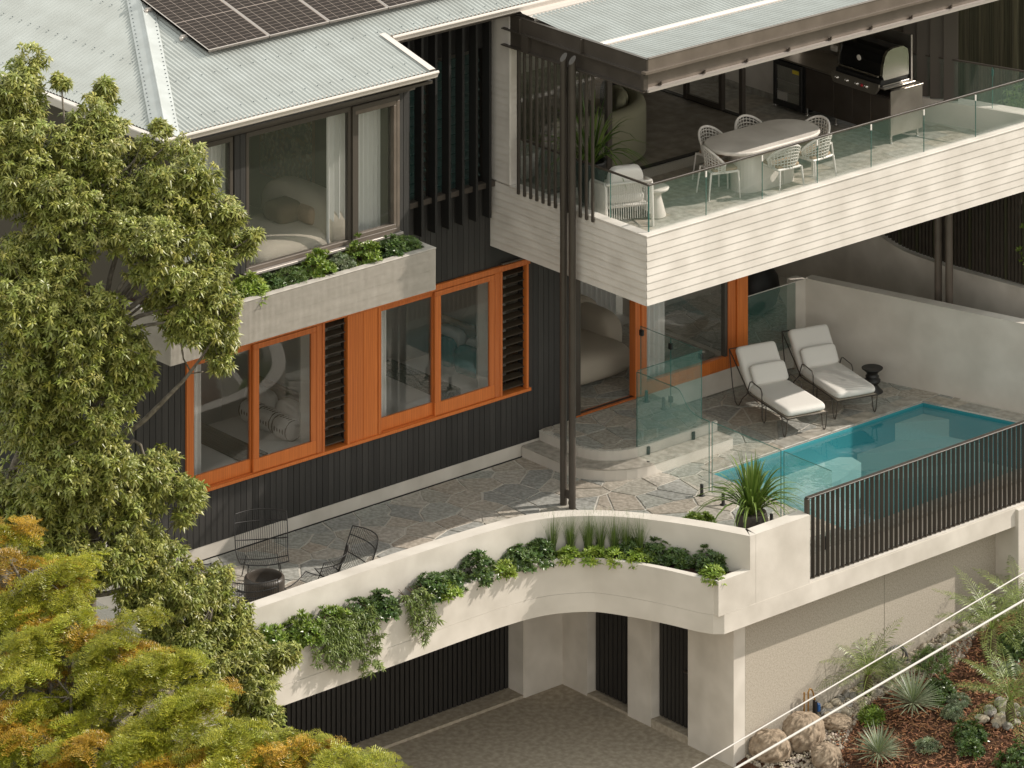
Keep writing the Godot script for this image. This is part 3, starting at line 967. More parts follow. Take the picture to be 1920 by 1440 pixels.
func build_terrace() -> void:
	var s := put("terrace_structure", MB.new(), M.render, house)
	var lo := dense(lip_out()); var li := dense(lip_in()); var uo := dense(upper_out()); var ui := dense(upper_in())
	var b := MB.new()
	wall_between(b, lo, li, -0.27, 0.22)
	put("planter_wall", b, M.render, s)
	b = MB.new()
	var lo2 := PackedVector2Array()
	for p in lo: lo2.append(p + Vector2(0, 0.004))
	wall_between(b, lo2, li, -0.54, -0.273)
	put("edge_beam", b, M.render, s)
	b = MB.new()
	wall_between(b, uo, ui, -0.53, 0.7)
	put("parapet", b, M.render, s)
	b = MB.new()
	b.span(-7.32, -7.05, -0.5, 0.7, -3.6, -0.5)
	b.span(0.0, 1.06, -0.53, 0.7, 2.05, 2.272)
	b.quad(Vector3(-0.11, -0.53, 2.27), Vector3(0.0, -0.53, 2.27), Vector3(0.0, 0.7, 2.27), Vector3(-0.11, 0.7, 2.27))
	b.quad(Vector3(-0.11, 0.7, 2.27), Vector3(0.0, 0.7, 2.27), Vector3(0.04, 0.7, 2.05), Vector3(0.02, 0.7, 2.03))
	put("parapet", b, M.render, s)
	b = MB.new()
	b.span(-0.72, -0.105, -0.27, 0.22, 2.15, 2.271)
	put("planter_wall", b, M.render, s)
	b = MB.new()
	b.span(-0.61, 8.5, -0.54, -0.273, 2.05, 2.274)
	put("edge_beam", b, M.render, s)
	b = MB.new()
	b.span(1.06, 8.5, -0.273, -0.255, 1.95, 2.268)
	put("ledge", b, M.render, s)
	b = MB.new()
	b.span(1.0, 8.5, -0.255, -0.05, 1.861, 2.045)
	put("pool_edge", b, M.render, s)
	b = MB.new()                                                        # structural slab, around the pool shell
	var slab := PackedVector2Array()
	slab.append(Vector2(-7.5, -9)); slab.append(Vector2(-7.5, -0.3))
	for p in ui: slab.append(p)
	slab.append(Vector2(2.30, 2.05)); slab.append(Vector2(2.30, -9))
	b.prism(slab, -0.52, -0.03)
	b.prism(pv([2.301, -9, 8.5, -9, 8.5, -1.19, 2.301, -1.19]), -0.52, -0.03)
	b.prism(pv([6.92, -1.19, 8.5, -1.19, 8.5, 2.04, 7.92, 2.04]), -0.52, -0.03)
	put("slab", b, M.grout, s)
	# soil of the curved planter
	b = MB.new()
	for k in li.size() - 1:
		var a := li[k]; var c := li[k + 1]; var g := uo[k + 1]; var e := uo[k]
		b.quad(Vector3(a.x, 0.14, a.y), Vector3(c.x, 0.14, c.y), Vector3(g.x, 0.15, g.y), Vector3(e.x, 0.15, e.y))
	put("planter_soil", b, M.soil, s)
	b = MB.new()
	for k in li.size() - 1:
		var a := lo[k]; var c := lo[k + 1]; var g := uo[k + 1]; var e := uo[k]
		b.quad(Vector3(e.x, -0.5, e.y), Vector3(g.x, -0.5, g.y), Vector3(c.x, -0.5, c.y), Vector3(a.x, -0.5, a.y))
	put("soffit", b, M.render, s)
	# paving
	var pave := put("terrace_paving", MB.new(), M.grout)
	struct(pave)
	b = MB.new()
	var bed := PackedVector2Array()
	bed.append(Vector2(-7.04, -3.47)); bed.append(Vector2(-7.04, -0.52))
	for i in range(1, ui.size()): bed.append(ui[i])
	bed.append(Vector2(2.33, 2.04)); bed.append(Vector2(2.33, -1.14)); bed.append(Vector2(6.84, -1.14)); bed.append(Vector2(7.86, 2.04))
	bed.append(Vector2(8.4, 2.04)); bed.append(Vector2(8.4, -1.5)); bed.append(Vector2(8.4, -3.47))
	b.prism(bed, -0.03, -0.012, true, false)
	put("mortar_bed", b, M.grout, pave)
	var area := PackedVector2Array()
	area.append(Vector2(-7.04, -3.46)); area.append(Vector2(-7.04, -0.53))
	for i in range(6, ui.size()): area.append(ui[i])
	area.append(Vector2(2.30, 2.03)); area.append(Vector2(2.30, -1.17)); area.append(Vector2(6.80, -1.17)); area.append(Vector2(6.93, -0.8)); area.append(Vector2(7.4, -0.8))
	area.append(Vector2(6.56, -3.46))
	var hole := landing_poly(0.17)
	var regs := []
	for piece in Geometry2D.clip_polygons(area, hole): regs.append(piece)
	crazy(pave, regs, -7.1, 7.6, -3.6, 2.1, -0.022, 0.50)
	# pool coping
	for i in 9:
		var x := 2.34 + i * 0.505
		bx(x, x + 0.5, -0.03, 0.004, -1.42, -1.14, "coping_stone", M.tile[i % 4], pave, 0.006)
	for i in 7:
		bx(2.05, 2.33, -0.03, 0.004, -1.12 + i * 0.45, -0.675 + i * 0.45, "coping_stone", M.tile[(i + 1) % 4], pave, 0.006)
	for i in 6:
		var z := -1.13 + i * 0.52
		var xx := 6.86 + (z + 1.13) * 0.32
		var cs := MB.new()
		cs.prism(pv([xx, z, xx + 0.30, z, xx + 0.30 + 0.166, z + 0.515, xx + 0.166, z + 0.515]), -0.03, 0.004)
		put("coping_stone", cs, M.tile[(i + 2) % 4], pave)
	for i in 12:
		bx(2.35 + i * 0.45, 2.795 + i * 0.45, -0.05, 0.0, 1.745, 2.045, "coping_stone", M.tile[(i * 3) % 4], pave, 0.006)
	# rounded steps up to the living room
	var st := put("curved_steps", MB.new(), M.render, house)
	b = MB.new(); b.prism(landing_poly(0.34), -0.012, 0.15); put("riser", b, M.render, st)
	b = MB.new(); b.prism(landing_poly(0.345), 0.15, 0.17); put("tread", b, M.tile[0], st)
	b = MB.new(); b.prism(landing_poly(0.0), 0.17, 0.302); put("riser", b, M.render, st)
	var lp := put("landing_paving", MB.new(), M.grout)
	struct(lp)
	b = MB.new(); b.prism(landing_poly(0.005), 0.302, 0.318); put("mortar_bed", b, M.grout, lp)
	crazy(lp, [landing_poly(-0.02)], 0.8, 3.3, -3.6, -1.9, 0.310, 0.40)
	b = MB.new()
	b.prism(pv([1.66, -8.9, 5.3, -8.9, 5.3, -3.6, 1.66, -3.6]), 0.302, 0.318)
	put("mortar_bed", b, M.grout, lp)
	crazy(lp, [pv([1.68, -6.0, 5.2, -6.0, 5.2, -3.62, 1.68, -3.62])], 1.6, 5.2, -6.0, -3.6, 0.310, 0.46)
	b = MB.new()
	b.prism(pv([5.3, -7.0, 9.0, -7.0, 9.0, -3.5, 5.3, -3.5]), 0.0, 0.318)
	put("mortar_bed", b, M.grout, lp)
	crazy(lp, [pv([5.32, -6.2, 8.4, -6.2, 6.6, -3.52, 5.32, -3.52])], 5.3, 8.4, -6.2, -3.5, 0.310, 0.46)
	# ground-floor glazing of the living room
	var g := put("sliding_door", MB.new(), M.wood[0], house)
	var Z := -3.49
	bx(1.66, 1.80, 0.33, 3.28, Z - 0.12, Z + 0.02, "jamb", M.bronze, g, 0.004)
	bx(1.70, 2.93, 0.325, 0.345, Z - 0.10, Z + 0.03, "track", M.wood[0], g)
	bx(1.70, 2.93, 0.346, 0.350, Z - 0.07, Z - 0.02, "track_slot", M.black, g)
	bx(2.92, 3.03, 0.33, 3.28, Z - 0.12, Z + 0.02, "post", M.wood[0], g, 0.005)
	bx(3.03, 3.14, 0.33, 3.28, Z - 0.06, Z + 0.045, "post", M.wood[1], g, 0.005)
	bx(1.66, 5.30, 3.1, 3.29, Z - 0.12, Z + 0.0, "head", M.wood[0], g, 0.005)
	bx(3.14, 4.86, 0.335, 0.53, Z - 0.06, Z + 0.045, "bottom_rail", M.wood[2], g, 0.006)
	bx(3.14, 4.82, 0.53, 3.1, Z - 0.02, Z - 0.012, "pane", M.window, g)
	bx(4.80, 4.86, 0.53, 3.1, Z - 0.06, Z + 0.03, "stile", M.frame_dark, g, 0.004)
	bx(4.86, 5.02, 0.335, 3.1, Z - 0.08, Z + 0.045, "post", M.wood[0], g, 0.006)
	bx(5.03, 5.26, 0.335, 3.1, Z - 0.06, Z + 0.075, "post", M.wood[2], g, 0.006)
	bx(3.26, 5.26, 0.001, 0.335, Z - 0.1, Z + 0.02, "upstand", M.render, g)
	bx(5.22, 5.26, 0.335, 3.1, -7.0, Z - 0.09, "pane", M.window, g)
	bx(5.20, 5.28, 0.33, 3.1, -7.1, -7.0, "jamb", M.bronze, g)

# ---------------------------------------------------------------- balcony and its roof
func build_balcony() -> void:
	var bal := put("balcony", MB.new(), M.white_paint, house)
	var b := MB.new()
	b.span(0.0, 8.6, 3.312, 3.99, -3.5, -0.03)
	b.span(0.0, 5.6, 3.312, 3.98, -9.0, -3.5)
	b.span(5.6, 8.6, 3.312, 3.98, -6.0, -3.5)
	b.span(0.02, 8.45, 3.99, 4.30, -0.15, -0.03)
	b.span(0.02, 0.15, 3.99, 4.30, -3.5, -0.15)
	put("slab", b, M.white_paint, bal)
	var ctop := [4.172]
	for i in 8: ctop.append(4.172 - (i + 1) * 0.1075)
	var fw := put("front_cladding", MB.new(), M.white_paint, house)
	var sw := put("side_cladding", MB.new(), M.white_paint, house)
	for i in 9:
		var y1: float = 4.300 if i == 0 else ctop[i - 1]
		var y0: float = ctop[i]
		b = MB.new()                                                     # each board leans out at its foot and is shadowed by the one above
		var f := MB.new()
		f.quad(Vector3(0.0, y0, 0.004), Vector3(8.5, y0, 0.004), Vector3(8.5, y1 - 0.005, -0.008), Vector3(0.0, y1 - 0.005, -0.008))
		f.quad(Vector3(0.0, y0, -0.03), Vector3(8.5, y0, -0.03), Vector3(8.5, y0, 0.004), Vector3(0.0, y0, 0.004))
		f.quad(Vector3(0.0, y1 - 0.005, -0.008), Vector3(8.5, y1 - 0.005, -0.008), Vector3(8.5, y1 - 0.005, -0.03), Vector3(0.0, y1 - 0.005, -0.03))
		put("weatherboard", f, M.white_paint, fw)
		f = MB.new()
		f.quad(Vector3(-0.012, y0, -3.47), Vector3(-0.012, y0, 0.004), Vector3(0.0, y1 - 0.005, -0.008), Vector3(0.0, y1 - 0.005, -3.47))
		f.quad(Vector3(0.02, y0, -3.47), Vector3(0.02, y0, 0.0), Vector3(-0.012, y0, 0.004), Vector3(-0.012, y0, -3.47))
		f.quad(Vector3(0.0, y1 - 0.005, -3.47), Vector3(0.0, y1 - 0.005, -0.008), Vector3(0.02, y1 - 0.005, -0.008), Vector3(0.02, y1 - 0.005, -3.47))
		put("weatherboard", f, M.white_paint, sw)
	b = MB.new()
	b.span(-0.012, 8.5, 4.300, 4.322, -0.16, 0.008, 0.004)
	b.span(-0.012, 0.16, 4.300, 4.322, -3.03, -0.161, 0.004)
	put("coping", b, M.white_paint, bal)
	# white weatherboard nib wall
	var nib := put("nib_wall", MB.new(), M.white_paint, house)
	b = MB.new()
	b.span(0.012, 0.16, 4.31, 6.95, -3.49, -3.05)
	put("wall_core", b, M.white_paint, nib)
	for i in 24:
		var y0 := 4.323 + i * 0.1075
		var f := MB.new()
		f.quad(Vector3(-0.006, y0, -3.47), Vector3(-0.006, y0, -3.06), Vector3(0.008, y0 + 0.103, -3.06), Vector3(0.008, y0 + 0.103, -3.47))
		f.quad(Vector3(0.02, y0, -3.47), Vector3(0.02, y0, -3.06), Vector3(-0.006, y0, -3.06), Vector3(-0.006, y0, -3.47))
		f.quad(Vector3(0.03, y0, -3.03), Vector3(0.16, y0, -3.03), Vector3(0.16, y0 + 0.103, -3.044), Vector3(0.03, y0 + 0.103, -3.044))
		f.quad(Vector3(0.03, y0, -3.05), Vector3(0.16, y0, -3.05), Vector3(0.16, y0, -3.03), Vector3(0.03, y0, -3.03))
		put("weatherboard", f, M.white_paint, nib)
	bx(-0.014, 0.03, 4.323, 6.88, -3.06, -3.022, "corner_stop", M.white_paint, nib, 0.003)
	# batten screen on the left end
	var sc := put("batten_screen", MB.new(), M.bronze, house)
	for i in 13:
		var z := -2.80 + i * 0.1383
		bx(-0.05, 0.0 - 0.016, 4.25, 6.40, z - 0.022, z + 0.022, "batten", M.bronze, sc, 0.004)
	# paired round columns with raked tops
	for k in 2:
		var z := -1.665 + 0.195 * k
		b = MB.new()
		var prof := []
		var n := 20
		for i in n:
			var a0 := TAU * i / n; var a1 := TAU * (i + 1) / n
			var p0 := Vector3(-0.14 + cos(a0) * 0.052, 0, z - sin(a0) * 0.052); var p1 := Vector3(-0.14 + cos(a1) * 0.052, 0, z - sin(a1) * 0.052)
			var n0 := Vector3(cos(a0), 0, -sin(a0)); var n1 := Vector3(cos(a1), 0, -sin(a1))
			var t0 := Vector3(0, 6.56 + (p0.x + 0.14) * 1.1, 0); var t1 := Vector3(0, 6.56 + (p1.x + 0.14) * 1.1, 0)
			b.trin(p0, p1, p1 + t1, n0, n1, n1); b.trin(p0, p1 + t1, p0 + t0, n0, n1, n0)
			b.tri(Vector3(-0.14, 6.56, z), p0 + t0, p1 + t1)
		put("column", b, M.bronze, house)
	bx(-0.15, -0.13, 0.12, 0.24, -1.62, -1.51, "column_bracket", M.bronze, house)
	bx(-0.10, -0.02, 6.0, 6.2, -1.60, -1.53, "column_bracket", M.bronze, house)
	for k in 2:
		b = MB.new()
		b.lathe(Vector3(7.86, 0, -1.80 + k * 0.24), [[0.06, -0.2], [0.06, 3.312]], 18)
		put("column", b, M.bronze_light, house)
	# steel roof beams
	var rf := put("terrace_roof", MB.new(), M.bronze, house)
	b = MB.new()                                                          # left beam: two channels
	b.span(-0.005, 0.02, 6.655, 6.87, -3.05, 0.0)
	b.span(-0.065, 0.02, 6.640, 6.655, -3.16, 0.0)
	b.span(0.0, 0.02, 6.415, 6.640, -3.05, -0.06)
	b.span(-0.075, 0.06, 6.398, 6.414, -3.16, 0.0)
	b.span(-0.02, 0.04, 6.871, 6.876, -3.05, 0.01)
	for z in [-2.75, -1.38]:
		b.span(-0.06, -0.006, 6.656, 6.869, z - 0.006, z + 0.006)
	b.span(-0.07, -0.001, 6.416, 6.638, -2.70, -2.55)
	put("beam", b, M.bronze, rf)
	b = MB.new()                                                          # front beam
	b.span(0.021, 9.0, 6.70, 6.87, -0.03, 0.004)
	b.span(-0.066, 9.0, 6.665, 6.70, -0.05, 0.05)
	b.span(0.021, 9.0, 6.43, 6.665, -0.10, -0.07)
	b.span(0.021, 9.0, 6.871, 6.876, -0.05, 0.012)
	put("beam", b, M.bronze_light, rf)
	b = MB.new()
	b.span(0.0, 9.0, 6.395, 6.43, -0.08, 0.035)
	put("beam_flange", b, M.alu, rf)
	b = MB.new()
	b.span(-0.066, 0.02, 6.43, 6.664, -0.062, 0.0)
	put("beam_end_plate", b, M.bronze, rf)
	for i in 11:
		var x := 0.30 + i * 0.86
		b = MB.new()
		b.span(x - 0.03, x + 0.03, 6.43, 6.47, -0.055, -0.035)
		b.span(x - 0.012, x + 0.012, 6.44, 6.49, -0.034, -0.015)
		put("cleat", b, M.steel_dark, rf)
	# deck: two corrugated sheets falling to a box gutter
	b = MB.new()
	slope_sheet(b, pv([0.05, 0.0, 9.0, 0.0, 9.0, 1.40, 0.05, 1.40]), Vector3(0, 0.085, -1).normalized(), Vector3.RIGHT, Vector3(0, 6.815, -1.20), Vector3(0, 1, 0.085).normalized(), 0.076, 0.0115, 0.05, 9.0)
	put("roof_sheet", b, M.roof, rf)
	b = MB.new()
	slope_sheet(b, pv([0.05, 0.0, 9.0, 0.0, 9.0, 1.0, 0.05, 1.0]), Vector3(0, -0.05, -1).normalized(), Vector3.RIGHT, Vector3(0, 6.855, -0.05), Vector3(0, 1, -0.05).normalized(), 0.076, 0.0115, 0.05, 9.0)
	put("roof_sheet", b, M.roof, rf)
	b = MB.new()
	b.tube(PackedVector3Array([Vector3(0.05, 6.80, -1.14), Vector3(9.0, 6.80, -1.14)]), 0.05, 0.05, 14)
	put("roof_roll", b, M.gutter, rf)
	b = MB.new()
	b.span(0.03, 9.0, 6.73, 6.77, -3.0, -0.06)
	put("roof_lining", b, M.white_paint, rf)
	b = MB.new()                                                          # pale apron up to the house gutter
	b.quad(Vector3(0.03, 6.915, -2.50), Vector3(9, 6.915, -2.50), Vector3(9, 6.93, -2.78), Vector3(0.03, 6.93, -2.78))
	b.quad(Vector3(0.03, 6.93, -2.78), Vector3(9, 6.93, -2.78), Vector3(9, 7.0, -2.95), Vector3(0.03, 7.0, -2.95))
	b.quad(Vector3(0.03, 6.84, -2.52), Vector3(9, 6.84, -2.52), Vector3(9, 6.93, -2.50), Vector3(0.03, 6.93, -2.50))
	b.span(0.03, 9, 6.929, 6.938, -2.66, -2.64)
	put("apron_flashing", b, M.gutter, rf)
	b = MB.new()
	b.lathe(Vector3(2.3, 6.93, -2.72), [[0.045, 0.0], [0.045, 0.1], [0.0, 0.1]], 12)
	put("downpipe_spigot", b, M.gutter, rf)
	# frameless glass balustrade
	var gl := put("glass_balustrade", MB.new(), M.glass, house)
	for i in 8:
		var x := 0.14 + i * 1.135
		if x > 8.0: break
		bx(x + 0.004, minf(x + 1.131, 8.15), 4.28, 4.985, -0.125, -0.113, "glass_panel", M.glass, gl)
		if i > 0:
			bx(x - 0.0035, x + 0.0035, 4.323, 4.985, -0.1255, -0.1125, "panel_edge", M.glass_edge, gl)
			bx(x - 0.014, x + 0.014, 4.88, 4.97, -0.127, -0.111, "panel_clip", M.white_metal, gl, 0.002)
	bx(0.134, 0.146, 4.28, 4.985, -2.95, -0.95, "glass_panel", M.glass, gl)
	bx(0.134, 0.146, 4.28, 4.985, -0.94, -0.13, "glass_panel", M.glass, gl)
	bx(0.1335, 0.1465, 4.323, 4.985, -0.948, -0.942, "panel_edge", M.glass_edge, gl)
	bx(0.132, 0.148, 4.323, 4.985, -0.127, -0.111, "corner_edge", M.glass_edge, gl)
	b = MB.new()
	b.span(0.125, 8.2, 4.985, 5.012, -0.134, -0.104, 0.003)
	b.span(0.125, 0.155, 4.985, 5.012, -3.02, -0.135, 0.003)
	put("handrail", b, M.bronze, gl)
	# right end: coping, glass and rail along the boundary
	var q0 := Vector3(7.45, 0, -2.75); var q1 := Vector3(8.42, 0, 0.05)
	var d := (q1 - q0).normalized(); var nn := Vector3(d.z, 0, -d.x)
	var e := put("end_upstand", MB.new(), M.white_paint, house)
	b = MB.new()
	b.prism(PackedVector2Array([Vector2(q0.x, q0.z), Vector2(q1.x, q1.z), Vector2(q1.x + nn.x * 0.3, q1.z + nn.z * 0.3), Vector2(q0.x + nn.x * 0.3, q0.z + nn.z * 0.3)]), 3.95, 4.34)
	put("upstand_wall", b, M.white_paint, e)
	for k in 3:
		var a0 := q0 + d * (0.02 + k * 0.98) + nn * 0.07; var a1 := q0 + d * (0.98 + k * 0.98) + nn * 0.07
		var f := MB.new()
		var m := (a0 + a1) / 2
		f.t = Transform3D(Basis(d, Vector3.UP, d.cross(Vector3.UP)), m)
		f.box(0, 4.66, 0, 0.96, 0.66, 0.012)
		put("glass_panel", f, M.glass, gl)
		f = MB.new()
		f.t = Transform3D(Basis(d, Vector3.UP, d.cross(Vector3.UP)), a0 - d * 0.01)
		f.box(0, 4.66, 0, 0.007, 0.66, 0.013)
		f.box(0, 4.90, 0, 0.03, 0.1, 0.018)
		put("panel_edge", f, M.glass_edge, gl)
	b = MB.new()
	b.t = Transform3D(Basis(d, Vector3.UP, d.cross(Vector3.UP)), (q0 + q1) / 2 + nn * 0.07)
	b.box(0, 5.0, 0, 2.95, 0.026, 0.03, 0.003)
	put("handrail", b, M.bronze, gl)
	# large-format floor tiles
	var fl := put("balcony_floor", MB.new(), M.grout)
	struct(fl)
	b = MB.new()
	b.prism(pv([0.15, -3.02, 0.15, -0.15, 8.3, -0.15, 7.4, -2.8, 7.4, -6.2, 5.66, -6.2, 5.66, -3.02]), 3.99, 3.996)
	put("mortar_bed", b, M.grout, fl)
	for i in 10:
		for j in 12:
			var z0 := -6.2 + j * 0.502
			var x0 := 0.15 - 0.25 * (j % 2) + i * 0.84
			var x1 := x0 + 0.836
			var z1 := z0 + 0.498
			x0 = maxf(x0, 0.152); z1 = minf(z1, -0.152)
			if z0 < -3.03: x0 = maxf(x0, 5.68)
			x1 = minf(x1, 7.38 + maxf(0.0, (z0 + 2.8) * 0.33))
			if x1 - x0 < 0.1 or z1 - z0 < 0.1: continue
			bx(x0, x1, 3.994, 4.0 + 0.001 * ((i + j) % 2), z0, z1, "tile", M.tile[(i * 7 + j * 3) % 4], fl)
	# upper living room: glass doors, walls, floor
	var dr := put("upper_doors", MB.new(), M.frame_dark, house)
	bx(0.16, 0.22, 4.0, 6.7, -3.12, -3.03, "jamb", M.frame_dark, dr, 0.004)
	bx(0.22, 1.98, 4.05, 6.6, -3.09, -3.08, "pane", M.window, dr)
	bx(0.16, 2.06, 4.001, 4.05, -3.12, -3.05, "bottom_rail", M.frame_dark, dr, 0.004)
	bx(1.97, 2.07, 4.0, 6.7, -3.13, -3.05, "stile", M.frame_dark, dr, 0.004)
	bx(2.07, 5.72, 4.001, 4.012, -3.14, -3.04, "track", M.black, dr)
	bx(0.16, 5.75, 6.6, 6.75, -3.14, -3.04, "head", M.frame_dark, dr, 0.004)
	bx(5.60, 5.70, 4.001, 4.012, -6.0, -3.14, "track", M.black, dr)
	for z in [-3.95, -4.42, -5.25]:
		bx(5.60, 5.68, 4.0, 6.7, z - 0.04, z + 0.04, "stile", M.frame_dark, dr, 0.004)
	bx(5.63, 5.642, 4.06, 6.6, -5.21, -4.46, "pane", M.window, dr)
	bx(5.61, 5.67, 4.012, 4.09, -5.21, -4.46, "bottom_rail", M.frame_dark, dr, 0.004)
	bx(5.60, 5.68, 6.6, 6.75, -6.2, -3.14, "head", M.frame_dark, dr, 0.004)
	var iw := put("upper_inner_walls", MB.new(), M.plaster_in, house)
	b = MB.new()
	b.span(0.0, 5.7, 4.0, 6.9, -8.2, -8.0)
	b.span(0.16, 0.26, 4.0, 6.9, -8.0, -3.5)
	b.span(0.16, 5.7, 6.75, 6.9, -8.2, -3.05)
	b.span(5.6, 5.7, 4.0, 6.9, -8.0, -6.2)
	b.span(5.7, 9.0, 6.72, 6.88, -8.2, -3.0)
	put("wall_lining", b, M.plaster_in, iw)
	b = MB.new()
	b.span(0.26, 5.6, 3.985, 3.999, -8.0, -3.15)
	put("timber_floor", b, M.floor_in, iw)
	b = MB.new()
	b.span(6.62, 6.74, 4.0, 6.9, -8.0, -4.15)
	b.span(6.74, 7.4, 4.0, 6.9, -4.4, -4.28)
	put("wall_lining", b, M.white_paint, iw)
	b = MB.new()
	b.span(6.608, 6.619, 4.001, 4.10, -6.0, -4.15)
	put("skirting", b, M.tile[1], iw)

# ---------------------------------------------------------------- interiors
func curtain_mesh(x0: float, x1: float, y0: float, y1: float, z: float, along_z := false) -> MB:
	var b := MB.new()
	var n := int((x1 - x0) / 0.012) + 2
	var lam := R(0.085, 0.11)
	for side in 2:
		for i in n - 1:
			var q := []
			var nn := []
			for k in 2:
				var x := x0 + (x1 - x0) * (i + k) / (n - 1)
				var ph := TAU * (x - x0) / lam
				var dz := 0.025 * sin(ph) + 0.008 * sin(ph * 0.37 + 1.0)
				var dd := 0.025 * TAU / lam * cos(ph)
				var off := -0.003 if side else 0.003
				q.append(Vector3(x, 0, z + dz + off) if not along_z else Vector3(z + dz + off, 0, x))
				var m := Vector3(-dd, 0, 1).normalized() if not along_z else Vector3(1, 0, -dd).normalized()
				nn.append(-m if side else m)
			var a: Vector3 = q[0] + Vector3(0, y0, 0); var c: Vector3 = q[1] + Vector3(0, y0, 0)
			var d: Vector3 = q[1] + Vector3(0, y1, 0); var e: Vector3 = q[0] + Vector3(0, y1, 0)
			if (side == 1) != along_z:
				b.trin(c, a, e, nn[1], nn[0], nn[0]); b.trin(c, e, d, nn[1], nn[0], nn[1])
			else:
				b.trin(a, c, d, nn[0], nn[1], nn[1]); b.trin(a, d, e, nn[0], nn[1], nn[0])
	return b
func painting_tex() -> ImageTexture:
	var f := FastNoiseLite.new()
	f.seed = 91; f.frequency = 0.012; f.fractal_octaves = 4; f.domain_warp_enabled = true; f.domain_warp_amplitude = 60.0; f.domain_warp_frequency = 0.01
	var pal := [Color(0.30, 0.38, 0.34), Color(0.52, 0.55, 0.48), Color(0.74, 0.72, 0.63), Color(0.20, 0.27, 0.25), Color(0.60, 0.48, 0.30), Color(0.80, 0.78, 0.72), Color(0.38, 0.33, 0.22)]
	var im := Image.create(192, 192, false, Image.FORMAT_RGB8)
	for y in 192:
		for x in 192:
			var s := clampf(f.get_noise_2d(x * 1.6, y * 1.6) * 0.9 + 0.5, 0, 0.999) * 7.0
			var k: Color = pal[int(s)]
			var e := f.get_noise_2d(x * 5.0 + 300, y * 1.5)
			if absf(e) < 0.03: k = k.darkened(0.6)
			im.set_pixel(x, y, k.lightened(0.1 * f.get_noise_2d(x * 9.0, y * 9.0)))
	return ImageTexture.create_from_image(im)
func cushion(called: String, label: String, cat: String, at: Vector3, size: Vector3, m: Material, turn := 0.0, tilt := 0.0, group := "", striped: Material = null) -> Node3D:
	var b := MB.new()
	b.soft(Vector3.ZERO, size, 0.42, 12)
	var o := put(called, b, m, self, Transform3D(Basis(Vector3.UP, turn) * Basis(Vector3.RIGHT, tilt), at))
	tag(o, label, cat, group)
	return o
func build_interiors() -> void:
	tag(put("curtain", curtain_mesh(-5.50, -5.20, 0.32, 2.95, -3.80), M.curtain), "white curtain at the left edge of the lower left timber window", "curtain", "curtains")
	tag(put("curtain", curtain_mesh(-2.08, -1.75, 0.32, 2.95, -3.80), M.curtain), "white curtain at the left edge of the window beside the solid terracotta panel", "curtain", "curtains")
	tag(put("curtain", curtain_mesh(-6.75, -5.70, 4.0, 6.5, -2.48), M.curtain), "sheer curtain filling the upper left window partly hidden by the tree", "curtain", "curtains")
	tag(put("curtain", curtain_mesh(-3.88, -3.52, 4.0, 6.5, -2.55), M.curtain), "bunched curtain at the right side of the large upper window", "curtain", "curtains")
	tag(put("curtain", curtain_mesh(-3.45, -2.83, 4.0, 6.5, -2.62), M.curtain), "sheer curtain drawn across the narrow upper casement window", "curtain", "curtains")
	tag(put("curtain", curtain_mesh(3.95, 5.15, 0.33, 3.08, -6.4), M.curtain), "grey curtain hanging behind the cream sofa in the lower living room", "curtain", "curtains")
	tag(put("curtain", curtain_mesh(3.16, 3.75, 0.33, 3.08, -3.72), M.curtain), "pale curtain just inside the glass right of the orange door post", "curtain", "curtains")
	# beds
	for k in 2:
		var c := Vector3(-3.55, 0.3, -4.95) if k == 0 else Vector3(0.25, 0.3, -5.1)
		var bed := thing("bed", ["bed with a brown throw seen through the lower left window", "bed with teal cushions seen through the lower right window"][k], "bed", c)
		var b := MB.new()
		b.box(-0.2, 0.17, 0, 2.1, 0.26, 1.6, 0.02)
		put("bed_base", b, M.cloth_tan, bed)
		b = MB.new()
		b.soft(Vector3(-0.2, 0.43, 0), Vector3(2.12, 0.36, 1.62), 0.18, 10)
		put("mattress", b, M.cloth_white, bed)
		b = MB.new()
		b.box(0.92, 0.55, 0, 0.12, 1.0, 1.9, 0.03)
		put("headboard", b, M.cloth_tan, bed)
		b = MB.new()
		for i in 9:
			b.box(-0.62 + i * 0.055, 0.617 + 0.006 * (i % 2), 0.0, 0.052, 0.03, 1.66, 0.01)
			b.box(-0.62 + i * 0.055, 0.38, 0.82, 0.052, 0.48, 0.02, 0.008)
		put("throw", b, M.cloth_brown if k == 0 else M.cloth_sage, bed)
		for j in 2:
			cushion("pillow", "white pillow against the headboard of the %s bed, %s one" % [["brown throw", "teal cushion"][k], ["nearer", "farther"][j]], "pillow", c + Vector3(0.66, 0.80, 0.36 - j * 0.75), Vector3(0.24, 0.50, 0.66), M.cloth_white, 0.0, 0.0, "bed pillows")
	for j in 3:
		var at := Vector3(-3.12 + 0.02 * j, 1.06, -4.45 - j * 0.42)
		var o := cushion("bolster", ["brown and white striped bolster nearest the window on the left bed", "striped bolster in the middle of the left bed", "striped bolster farthest from the window on the left bed"][j], "bolster", at, Vector3(0.30, 0.30, 0.40), M.cloth_white, 0.0, 0.0, "striped bolsters")
		var b := MB.new()
		for i in 6:
			var z := -0.16 + i * 0.064
			b.lathe(Vector3.ZERO, [[0.151, z - 0.014], [0.154, z], [0.151, z + 0.014]], 18)
		put("stripes", b, M.cloth_brown, o, Transform3D(Basis(Vector3.RIGHT, PI / 2), Vector3.ZERO))
	for j in 2:
		cushion("cushion", ["dark teal cushion on the right bed nearer the window", "dark teal cushion on the right bed farther from the window"][j], "cushion", Vector3(0.62, 1.08, -4.72 - 0.6 * j), Vector3(0.2, 0.48, 0.5), M.cloth_teal, 0.1, 0.0, "teal cushions")
	# upper bay room
	var pic := thing("painting", "large abstract painting in greens and greys seen through the upper window", "painting", Vector3(-2.86, 4.55, -5.38))
	var b := MB.new()
